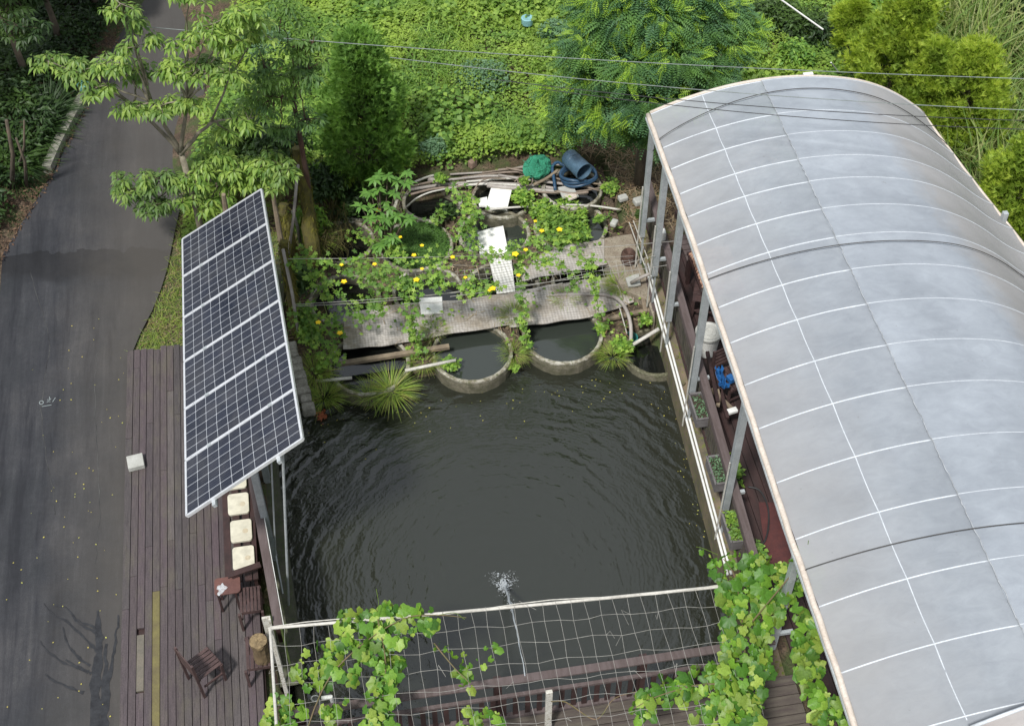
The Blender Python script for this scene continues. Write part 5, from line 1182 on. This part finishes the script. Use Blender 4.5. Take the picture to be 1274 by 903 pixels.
# feathery (juniper-like) trees
def feather_tree(base,h,r,n,label,m_,taper=1.0,group='feathery upright trees',z0=.2,tr=.035,lean=(0,0)):
    base=Vector(base); t=thing('feathery_tree',base,label,'tree',group)
    tb=MB(); tb.tube([base,base+Vector((lean[0]*.5,lean[1]*.5,h*.5)),base+Vector((lean[0],lean[1],h*.95))],[tr,tr*.7,.008],7)
    Cs=[];As=[]; n=int(n*1.25); nb=max(20,n//95)
    for k in range(nb):
        f=random.random()**.8; zc=z0+(h*.92-z0)*f; prof=min(1,(1-f)*1.45+.08)**.85*min(1,(f+.12)*4)**.5 ; rr=r*prof*random.uniform(.45,1.0); a=random.uniform(0,6.28)
        c=base+Vector((lean[0]*f+rr*math.cos(a),lean[1]*f+rr*math.sin(a),zc)); tb.tube([base+Vector((lean[0]*f,lean[1]*f,max(.1,zc-rr*.5))),c],[.010,.004],4,False)
        m_c=n//nb; s_=r*.21; d=rng.normal(0,1,(m_c,3))*np.array([s_,s_,s_*.85])*.6; d[:,2]+=.5*s_
        C=np.array(c)+d; out=np.stack([np.cos(a)*.6+rng.normal(0,.5,m_c),np.sin(a)*.6+rng.normal(0,.5,m_c),rng.uniform(.0,1.3,m_c)],1); Cs.append(C);As.append(out)
    Cs=np.concatenate(Cs);As=np.concatenate(As);n_=len(Cs)
    tb.build('trunk',M['bark'],t,smooth=True)
    leafmesh('crown',[(TSp,Cs,As,rdir(n_),rng.uniform(.10,.19,n_),0)],t,m_)
b0=P(462,222,0); feather_tree(b0,3.3,.76,12000,'dense dark green feathery tree standing alone in the leafy field',G['feather'])
for (x,y,h,r,n,lab,ln_) in [(1046,98,2.0,.42,3200,'slim feathery sapling with a bare stem just behind the roof top',(-.0,0)),(1100,135,3.0,.80,9500,'tall yellow-green feathery tree right of the roof apex',(0,0)),(1140,165,2.2,.6,5200,'dark-based feathery tree between the two taller lime ones',(0,0)),(1188,172,2.3,.72,8000,'rounded lime feathery tree beside the far right roof corner',(0,0)),(1268,285,2.3,.85,8500,'lime feathery tree at the right edge beside the roof eave',(0,0)),(1140,60,1.6,.5,2500,'small feathery bush near the top right reeds',(0,0))]:
    p=P(x,y,0); feather_tree((p.x,p.y,-.1),h,r,n,lab,G['lime'],z0=.9 if r<.45 else .25)
# big pinnate tree beyond the tanks
p=P(797,222,0); t=thing('pinnate_tree',(p.x,p.y,-.1),'large spreading tree with fine pinnate leaves and lime tips behind the ring tanks','tree')
tb=MB(); hub=Vector((p.x+.05,p.y+.1,1.1)); tb.tube([Vector((p.x,p.y,-.2)),Vector((p.x-.03,p.y,.5)),hub],[.12,.10,.08],9)
Cs=[];As=[];tips=[];tA=[]
cl=[(735,55,3.0,.55),(775,30,3.4,.6),(820,20,3.6,.65),(870,30,3.3,.6),(905,60,2.8,.5),(740,100,2.4,.5),(790,85,3.0,.6),(840,75,3.1,.6),(880,95,2.6,.5),(712,132,1.8,.38),(760,145,2.0,.5),(810,130,2.5,.6),(850,120,2.3,.5),(735,150,1.5,.36),(778,158,1.6,.36),(702,158,1.3,.28),(690,110,2.0,.28),(930,40,2.8,.35),(800,-15,3.9,.6),(860,-10,3.8,.6),(740,5,3.5,.5),(815,165,1.7,.4),(720,75,2.6,.4),(905,20,3.2,.45),(770,0,3.6,.5)]
for (x,y,z,r) in cl:
    c=P(x,y,z); limb(tb,hub,c,.04,.008,.1)
    r*=.86; n=int(300*(r/.5)**2); C,d=ellipsoid(c,(r,r*.9,r*.5),n,.35); Cs.append(C); As.append(np.stack([d[:,0],d[:,1],rng.uniform(-.45,.35,n)],1))
    m_=int(17*(r/.5)); kk=rng.choice(np.where(d[:,2]>-.1)[0],m_); tips.append(C[kk]+d[kk]*.06); tA.append(np.stack([d[kk,0],d[kk,1],rng.uniform(-.3,.3,m_)],1))
tb.build('trunk',M['bark'],t,smooth=True)
Cs=np.concatenate(Cs);As=np.concatenate(As);tips=np.concatenate(tips);tA=np.concatenate(tA)
tips=np.repeat(tips,5,0)+rng.normal(0,.07,(len(tips)*5,3)); tA=np.repeat(tA,5,0)+rng.normal(0,.4,(len(tA)*5,3))
leafmesh('crown',[(TP,Cs,As,rup(len(Cs),.4),rng.uniform(.18,.31,len(Cs)),0),(TP,tips,tA,rup(len(tips),.4),rng.uniform(.13,.22,len(tips)),1)],t,[G['fern'],G['ferntip']])
# scrub thicket at the right of the big tree and behind the roof
for k,(px,py,r,lab) in enumerate([(960,30,.75,'dark vine-covered bush right of the big pinnate tree at the top'),(1005,45,.7,'dark bush left of the slim feathery sapling'),(925,75,.5,'low bush behind the roof left of the apex'),(985,80,.45,'low green bush right behind the roof apex'),(1075,15,.5,'bush at the top edge behind the slim sapling'),(1270,20,.6,'dark bush in the top right corner')]):
    p=P(px,py,.3); n=int(3600*r); C,_=ellipsoid((p.x,p.y,.35),(r,r*.8,.5),n,.45); t=thing('thicket_bush',(p.x,p.y,0),lab,'bush','bushes behind the roof')
    leafmesh('leaves',[(TL,C,rdir(n,-.5,.4),rup(n,.5),rng.uniform(.08,.15,n),0)],t,G['dark'] if k in(0,1,5) else G['field'])
# dark trees west of the road
for k,(px,py,z,h,lab) in enumerate([(-40,140,1.0,5.2,'dark tree at the left edge with long drooping leaves, nearest the camera'),(35,110,.6,4.3,'dark drooping tree at the left, behind the strap-leaved clump'),(75,60,.5,3.8,'dense tree left of the road bend'),(20,20,1,5,'dense dark tree in the top left corner'),(120,15,.4,2.8,'light green bushy tree at the top left beside the road')]):
    p=P(px,py,0); cs=[]
    for j in range(15):
        a=random.uniform(0,6.28); rr=random.uniform(.15,1.0)*[1.3,1.1,1.0,1.3,.7][k]; zz=h*random.uniform(.35,1.0); cs.append((Vector((p.x+rr*math.cos(a),p.y+rr*math.sin(a),zz)),(.45,.4,.32),[34,30,34,34,20][k]))
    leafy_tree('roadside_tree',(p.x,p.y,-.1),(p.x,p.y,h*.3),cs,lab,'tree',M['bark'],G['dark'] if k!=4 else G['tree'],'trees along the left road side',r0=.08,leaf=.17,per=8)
def strapplant(p,n,l,lab,m_,name='strap_plant',spread=.75,w=.05,r=.15,group=None):
    t=thing(name,p,lab,'plant' if name!='grass_tuft' else 'grass tuft',group); a=rng.uniform(0,6.28,n); q=r*np.sqrt(rng.random(n))
    C=np.stack([p[0]+q*np.cos(a),p[1]+q*np.sin(a),np.full(n,p[2])],1); s_=rng.uniform(.1,spread,n)
    leafmesh('blades',[(T_blade(w,.75),C,np.stack([np.cos(a)*s_+rng.normal(0,.15,n),np.sin(a)*s_+rng.normal(0,.15,n)-.15,rng.uniform(.5,1.1,n)],1)+rng.normal(0,.22,3)*[1,1,0],np.stack([-np.cos(a),-np.sin(a),s_*0+.3],1),rng.uniform(.6,1.0,n)*l,0)],t,m_); return t
for k,(px,py,l,lab) in enumerate([(35,165,.8,'dark strap-leaved clump beside the kerb, nearest the road'),(10,205,.8,'dark strap-leaved clump at the left edge above the leaf litter'),(60,140,.6,'strap-leaved clump under the dark drooping tree')]):
    p=P(px,py,0); strapplant((p.x,p.y,-.05),420,l,lab,G['dark'],'strap_plant',1.0,.045,.3,'strap-leaved clumps by the road')
for k,(a_,c_,r) in enumerate([((15,235,0),(8,150,1.9),.07),((33,232,0),(20,172,1.4),.05),((22,215,0),(30,150,1.5),.04)]):
    tag(MB().tube([P(*a_),P(*a_).lerp(P(*c_),.5)+Vector((.06,.03,0)),P(*c_)],[r*.7,r*.55,r*.4],8).build('bare_trunk',M['bark'],smooth=True),['thick leaning bare trunk at the left edge of the leaf litter','reddish bare stem right of the thick leaning trunk','thin bare stem among the strap-leaved clumps'][k],'trunk')
# ================================================================ PLANTS AROUND THE TANKS
for (px,py,z,n,l,lab,mm_) in [(487,487,-.5,240,.50,'big bright green grass tuft on the pond-side rim below the pale pole','grass'),(462,492,-.5,150,.36,'smaller grass tuft joined to the left side of the big one','grass'),(403,495,-.5,220,.42,'grass tuft in the left pond corner near the orange leaf','grass'),(392,465,-.35,170,.40,'tall thin grass tuft beside the lichen-grey wall end','grass'),(762,443,-.45,260,.26,'short grass tuft between the clear tank and the grey hose','grass'),(640,440,-.45,200,.25,'grass tuft between the two front middle ring tanks','grass'),(640,392,-.35,180,.28,'yellowish grass tuft at the join of the plastic sheets','grass'),(770,355,-.3,260,.26,'grass tuft on the sheet beside the broken board','grass'),(527,450,-.38,170,.24,'grass tuft at the right end of the timber beam','grass'),(395,300,-.2,160,.45,'loose grass tuft below the dry mossy bank','grass'),(540,412,-.35,120,.22,'small dry grass tuft on the lower edge of the long sheet','grass'),(815,292,-.2,120,.2,'weed tuft at the base of the first roof post','grass'),(703,372,-.35,130,.22,'yellow-green tuft by the grey hose start','grass')]:
    p=P(px,py,z); strapplant((p.x,p.y,z),int(n*1.3),l*.85,lab,G[mm_],'grass_tuft',.8,.03,.2,'grass tufts around the ring tanks')
p=P(400,517,-.7); n=40; tag(leafmesh('orange_leaf_heap',[(TL,np.tile([p.x,p.y,-.70],(n,1))+rng.normal(0,.05,(n,3))*[1,1,.2],rdir(n),rup(n),rng.uniform(.05,.09,n),0)],None,leafmat('orange_leaf',[(.4,.12,.05),(.3,.09,.04)],.7,.1)),'little heap of orange dead leaves floating in the left pond corner','leaves',None,'stuff')
# small leafy weeds hanging at joints
for (px,py,z,r,n,lab) in [(560,452,-.4,.16,260,'leafy weed clump between beam and second front tank'),(640,457,-.5,.08,90,'leafy weed hanging between the two middle front tanks'),(385,415,-.1,.25,300,'leafy weed mass at the wall end beside the solar array'),(675,262,-.2,.25,700,'leafy weed mound between foam board and planted tank'),(650,245,-.1,.22,450,'leafy weed mound below the green netting'),(800,268,-.1,.14,200,'small dark green bush on the bare soil near the roof post'),(745,272,-.15,.10,100,'small weed right of the planted tank'),(760,232,-.05,.2,160,'small weed on the soil right of the blue barrel'),(556,262,-.2,.22,420,'leafy clump on the rim of the deep dark tank'),(405,235,.1,.32,700,'leafy bush on the mossy bank by the dead trunks'),(430,262,-.1,.25,500,'leafy plants above the left dark tank'),(548,222,.0,.14,150,'leafy sprig growing through the left of the pipe pile'),(652,224,.05,.1,80,'tiny sprig beside the green netting'),(775,430,-.35,.17,330,'weed mound under the grey hose at the corner tank'),(803,398,-.3,.12,140,'small weed on the timber beam at the right wall'),(748,408,-.35,.12,170,'weed between the clear tank and the timber beam')]:
    p=P(px,py,z); C,_=ellipsoid(p,(r,r,r*.6),n,.1); t=thing('leafy_weed',p,lab,'weed','leafy weeds among the tanks')
    leafmesh('leaves',[(TS,C,rdir(n,-.3,.6),rup(n,.5),rng.uniform(.05,.10,n),0)],t,G['gourd'] if 'dark' not in lab else G['dark'])
# large-leaved plant
p=P(480,320,-.3); t=thing('broadleaf_plant',p,'upright plant with big pale green whorled leaves over the left tanks','plant')
tb=MB(); Cs=[];As=[];Us=[];Ss=[]
for k in range(30):
    x=rng.normal(478,20);y=rng.normal(258,26); x=min(max(x,442),512); y=min(max(y,215),310); z=float(np.interp(y,[210,310],[1.35,.25]))+rng.uniform(-.12,.12); c=P(x,y,z); tb.tube([p,p.lerp(c,.6)+Vector((0,0,.12)),c],[.016,.010,.006],5,False)
    m_=8; a0=rng.uniform(0,6.28)
    for j in range(m_):
        a=a0+6.283*j/m_+rng.uniform(-.2,.2); Cs.append(tuple(c)); As.append((math.cos(a),math.sin(a),rng.uniform(-.5,.3))); Us.append((0,0,1)); Ss.append(rng.uniform(.13,.21))
tb.build('stems',M['bark'],t); leafmesh('leaves',[(T_simple(.38,.05,.2),Cs,As,Us,Ss,0)],t,leafmat('whorled_leaf',[(.11,.24,.05),(.15,.30,.06),(.09,.19,.045)],.45,.3))
# gourd vine with yellow flowers
base=P(395,430,-.3); gv=thing('gourd_vine',base,'sprawling gourd vine with lobed leaves and yellow flowers draped over the tanks','vine')
paths=[([(356,325,1.0),(385,320,1.2),(420,330,1.3),(455,322,1.35),(490,335,1.4),(520,325,1.4),(560,318,1.45),(600,312,1.5)],.14,120),
([(385,320,1.2),(395,350,.9),(405,385,.55),(414,415,.2),(412,440,-.1),(405,460,-.35)],.13,150),([(400,345,1.0),(430,375,.7),(450,400,.4)],.12,60),([(440,330,1.3),(470,345,1.2),(505,350,1.2),(540,345,1.25)],.15,150),([(450,345,1.2),(468,365,.9),(470,385,.7),(455,378,.7)],.13,70),
([(545,330,1.3),(540,345,1.2),(565,355,1.1),(600,350,1.1)],.10,50),([(590,305,1.5),(615,318,1.5),(640,310,1.5),(665,300,1.5),(690,305,1.4),(720,318,1.4),(745,332,1.3)],.11,110),
([(640,305,1.5),(645,325,1.25),(649,350,.9),(651,380,.5),(652,405,.1),(655,430,-.25)],.07,120),([(735,325,1.35),(739,345,1.1),(742,368,.8),(745,388,.5)],.055,55),([(655,315,1.4),(675,325,1.3),(690,318,1.3)],.10,40),([(660,285,.3),(690,292,.3),(720,288,.2)],.14,60),
([(505,345,1.2),(510,370,.9),(512,395,.5),(514,415,.15),(524,432,-.15)],.085,95),([(575,365,.9),(600,358,1.0),(620,355,1.0)],.11,50),([(565,235,.4),(583,255,.3),(585,275,.2),(578,298,.2)],.14,150),([(548,262,.0),(540,272,-.1)],.10,30),([(440,290,.2),(480,305,.2),(500,318,.3)],.13,90),([(370,380,.3),(385,400,.1),(390,430,-.1)],.12,80),([(700,330,.9),(718,345,.7),(712,358,.5)],.06,26)]
st_=MB(); Cs=[];As=[];Us=[];Ss=[]
for pts,w_,n in paths:
    q=catmull([P(x,y,z+random.uniform(-.05,.05)) for x,y,z in pts],4); st_.tube(q,.006,4,False)
    for k in range(int(n*1.25)):
        c=random.choice(q)+Vector((rng.normal(0,w_*.75),rng.normal(0,w_*.75),rng.normal(0,w_*.4))); a=rng.uniform(0,6.28)
        Cs.append(tuple(c));As.append((math.cos(a),math.sin(a)-.3,rng.uniform(-.7,.1)));Us.append((rng.normal(0,.3),rng.normal(-.2,.3),1));Ss.append(rng.uniform(.055,.12))
st_.build('stems',leafmat('vine_stem',[(.12,.17,.04),(.16,.2,.06)],.6,.1),gv); leafmesh('leaves',[(TG,Cs,As,Us,Ss,0)],gv,G['gourd'])
for (x,y,z) in [(425,330,1.3),(428,351,1.1),(466,329,1.35),(498,295,.4),(525,306,.4),(515,318,1.4),(525,335,1.35),(518,348,1.2),(563,320,1.45),(579,345,1.1),(609,361,1.0),(613,359,1.02),(396,401,.5),(423,415,.3),(645,343,1.1),(641,316,1.5),(666,275,.35),(674,287,.35),(696,286,.35),(654,311,1.5),(470,262,.6)]:
    if y>500: continue
    c=P(x,y,z+.06); b=MB(); fs=random.uniform(.65,1.25); f0=random.uniform(0,1.2); fc=random.uniform(0,.5)
    for k in range(5):
        a=f0+k*2*math.pi/5; d=Vector((math.cos(a),math.sin(a),.1+fc))*fs; s_=Vector((-math.sin(a),math.cos(a),0))*fs; b.add([c,c+d*.03+s_*.022,c+d*.052+Vector((0,0,-.01)),c+d*.03-s_*.022],[(0,1,2,3)])
    b.add([c+Vector((0,0,.012)),c+Vector((.01,0,0)),c+Vector((-.005,.009,0)),c+Vector((-.005,-.009,0))],[(0,1,2),(0,2,3),(0,3,1)]); b.build('flower',M['yellow'],gv)
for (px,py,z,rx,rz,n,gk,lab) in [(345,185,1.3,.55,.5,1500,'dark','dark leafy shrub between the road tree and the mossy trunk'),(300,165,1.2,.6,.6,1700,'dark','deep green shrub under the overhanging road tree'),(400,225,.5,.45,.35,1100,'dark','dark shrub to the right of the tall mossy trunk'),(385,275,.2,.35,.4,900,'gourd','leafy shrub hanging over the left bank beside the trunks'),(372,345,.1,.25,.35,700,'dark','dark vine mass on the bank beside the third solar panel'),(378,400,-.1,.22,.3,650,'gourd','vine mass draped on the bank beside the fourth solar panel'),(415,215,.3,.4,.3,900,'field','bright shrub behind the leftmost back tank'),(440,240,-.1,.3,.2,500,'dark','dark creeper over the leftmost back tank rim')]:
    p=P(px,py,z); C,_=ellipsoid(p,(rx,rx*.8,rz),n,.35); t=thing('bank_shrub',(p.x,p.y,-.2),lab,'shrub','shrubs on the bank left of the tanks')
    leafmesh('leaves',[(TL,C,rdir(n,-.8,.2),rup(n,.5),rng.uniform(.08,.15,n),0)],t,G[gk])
# thin net and wires the vine climbs on
t=thing('wire_net',P(366,379,.35),'sagging thin wire net stretched over the middle of the ring tanks','net')
b=MB()
for (a_,c_,z) in [((366,379),(830,330),1.0),((366,381),(640,350),.98),((560,369),(815,318),1.05),((500,378),(700,352),.95),((358,322),(840,300),1.3)]:
    q=[P(*a_,z).lerp(P(*c_,z),s_)+Vector((0,0,-.12*math.sin(math.pi*s_))) for s_ in np.linspace(0,1,16)]; b.tube(q,.005,4,False)
for k in range(36):
    x=500+k*9; q=P(x,352-.06*(x-500)+8,1.0); b.tube([q,q+Vector((random.uniform(-.03,.03),.35,.02))],.003,3,False); 
for k in range(4):
    q=[P(500+i*32,353-i*2.0-k*6,1.0)+Vector((0,0,random.uniform(-.04,.02))) for i in range(10)]; b.tube(q,.003,3,False)
b.build('wires',M['rope'],t)
# ---- grape vines on the trellis
def grape(name,label,polys,n_big,stems,tend):
    t=thing(name,(stems[0][0]),label,'vine'); Cs=[];As=[];Us=[];Ss=[]
    for poly,z0,z1,n,sm in polys:
        x,y=rand_in(poly,n)
        for a_,c_ in zip(x,y):
            z=rng.uniform(z0,z1); c=P(a_,c_,z); a=rng.uniform(0,6.28); Cs.append(tuple(c)); As.append((math.cos(a)*.8,math.sin(a)*.6-.55,rng.uniform(-.9,-.05))); Us.append((rng.normal(0,.25),rng.normal(-.35,.25),1)); Ss.append(rng.choice([rng.uniform(.07,.13),rng.uniform(.13,.21),rng.uniform(.15,.23)])*sm)
    sb=MB()
    for s in stems: sb.tube(catmull(s,4),[.011-.006*i/(len(catmull(s,4))-1) for i in range(len(catmull(s,4)))],5,False)
    sb.build('stems',mat(name+'_stem',(.16,.10,.06),(.10,.10,.03),.7),t)
    h=len(Cs)//3; leafmesh('leaves',[(TV,Cs[:h],As[:h],Us[:h],Ss[:h],0),(TV2,Cs[h:2*h],As[h:2*h],Us[h:2*h],Ss[h:2*h],0),(TV3,Cs[2*h:],As[2*h:],Us[2*h:],Ss[2*h:],0)],t,G['vine'])
    for q in tend:
        tb=MB(); tb.tube(catmull([P(*p) for p in q],4),.004,4,False); tb.build('tendril',G['vine'],t)
    return t
grape('grape_vine','bright grape vine hanging over the left end of the white trellis pipe',
 [([(425,760),(470,750),(530,752),(545,765),(515,790),(500,830),(490,903),(450,903),(470,830),(440,800),(420,790)],ZN-.02,ZN+.16,150,1.0),
  ([(370,805),(420,790),(450,800),(440,850),(400,850),(372,858),(368,840)],ZN-.05,ZN+.10,52,1.0),
  ([(335,870),(360,858),(372,862),(368,903),(330,910)],ZN-.2,ZN+.05,36,.9),([(395,880),(425,860),(430,885),(410,905)],ZN-.3,ZN,18,.85),
  ([(462,820),(490,800),(488,903),(455,903)],ZN-.4,ZN,60,1),([(560,812),(580,808),(592,855),(575,855)],ZN-.15,ZN,12,.9),([(540,798),(560,800),(558,812),(542,812)],ZN,ZN+.05,5,.7),([(605,800),(618,798),(617,818),(607,820)],ZN,ZN+.05,5,.8),([(575,875),(622,880),(622,905),(575,905)],ZN-.2,ZN,18,.8),([(590,818),(600,818),(600,828),(590,828)],ZN,ZN,2,.6),([(528,770),(540,778),(535,792),(526,788)],ZN+.02,ZN+.1,4,.85)],0,
 [[P(365,960,ZN),P(400,860,ZN),P(440,810,ZN+.05),P(500,770,ZN+.1),P(545,765,ZN+.05),P(580,768,ZN+.03)],[P(470,770,ZN+.1),P(480,830,ZN),P(470,900,ZN-.1)],[P(540,800,ZN),P(565,830,ZN),P(585,850,ZN)]],
 [[(470,765,1.8),(471,750,1.95),(468,732,2.1)],[(545,765,1.75),(565,762,1.78),(578,770,1.75)]])
grape('grape_vine','lush grape vine climbing the right end of the trellis to the roof eave',
 [([(893,688),(935,686),(975,700),(1000,690),(1015,720),(990,735),(965,770),(960,800),(945,903),(905,903),(880,840),(905,800),(900,760),(892,715)],ZN-.05,ZN+.35,430,.95),
  ([(985,690),(1005,675),(1022,712),(1010,735),(1000,725)],2.3,2.95,40,.95),
  ([(990,740),(1010,760),(1030,850),(1060,890),(1060,903),(1020,903),(995,850),(985,790)],1.9,2.6,130,1.0),
  ([(830,840),(870,825),(905,830),(900,860),(860,870),(800,872),(795,860)],ZN-.1,ZN+.1,62,1.0),
  ([(785,870),(812,855),(815,885),(790,903)],ZN-.3,ZN,20,.9),([(862,872),(900,860),(960,880),(950,903),(865,890)],ZN-.2,ZN+.05,44,.95),([(868,678),(895,690),(892,705),(880,690)],ZN+.2,ZN+.4,8,.6),([(875,808),(890,815),(888,830),(876,822)],ZN,ZN+.1,4,.8)],0,
 [[P(940,950,ZN-.2),P(930,860,ZN),P(925,790,ZN+.1),P(915,720,ZN+.2),P(900,695,ZN+.3)],[P(930,860,ZN),P(880,850,ZN),P(820,865,ZN),P(790,880,ZN)],[P(930,780,ZN+.1),P(980,720,2.3),P(1005,690,2.8)],[P(686,872,1.0),P(704,873,1.2),P(735,893,1.3),P(748,890,1.3),P(765,868,1.45),P(800,858,ZN)]],
 [[(893,690,2.0),(875,682,2.1),(866,680,2.15)],[(1003,690,2.9),(1006,672,3.1)],[(1010,712,2.9),(1024,706,3.0)]])
# strap plants on the walkway edge
for (px,py,z,r,n,lab) in [(915,585,.15,.16,220,'green weeds growing on the walkway behind the middle planter'),(945,695,.2,.2,260,'leafy weeds on the walkway behind the nearest planter')]:
    p=P(px,py,z); C,_=ellipsoid(p,(r*.7,r*2,r*.6),n,.1); t=thing('leafy_weed',p,lab,'weed','weeds on the walkway'); leafmesh('leaves',[(TS,C,rdir(n,-.3,.6),rup(n,.5),rng.uniform(.05,.09,n),0)],t,G['field'])
# ================================================================ CABLES
def cable(a_,c_,za,zc,r,m_,lab,sag=.25):
    A_=P(*a_,za);C_=P(*c_,zc); A2=A_-(C_-A_)*.35; C2=C_+(C_-A_)*.6
    q=[A2.lerp(C2,s_)+Vector((0,0,-sag*4*s_*(1-s_)+sag*.9)) for s_ in np.linspace(0,1,40)]
    tag(MB().tube(q,r,6).build('overhead_cable',M[m_],smooth=True),lab,'cable','cables strung above the greenhouse')
cable((440,60),(1274,99),4.6,4.6,.006,'wire','highest pale overhead cable passing just above the roof apex')
cable((686,100),(1274,138),4.4,4.4,.006,'wire','second overhead cable from the top crossing the far roof')
cable((776,123),(1274,151),4.4,4.4,.006,'cable','third overhead cable from the top crossing the far roof')
cable((824,135),(1274,162),4.4,4.4,.006,'cable','lowest overhead cable crossing the far roof')
a_=P(965,-5,2.5); c_=P(1024,37,2.0); tag(MB().tube([a_+(a_-c_)*2,c_],.016,6).build('guy_wire',M['white']),'short white guy wire slanting down at the top behind the roof','cable')
a_=P(1043,90,2.0); tag(MB().tube([a_,P(1034,78,2.6)],.012,6).build('guy_stub',M['white']),'short white rod sticking up behind the roof apex','rod')
cable((640,740),(640,740),0,0,.01,'wire','x') if False else None
sc.cycles.max_bounces=8; sc.cycles.transparent_max_bounces=12
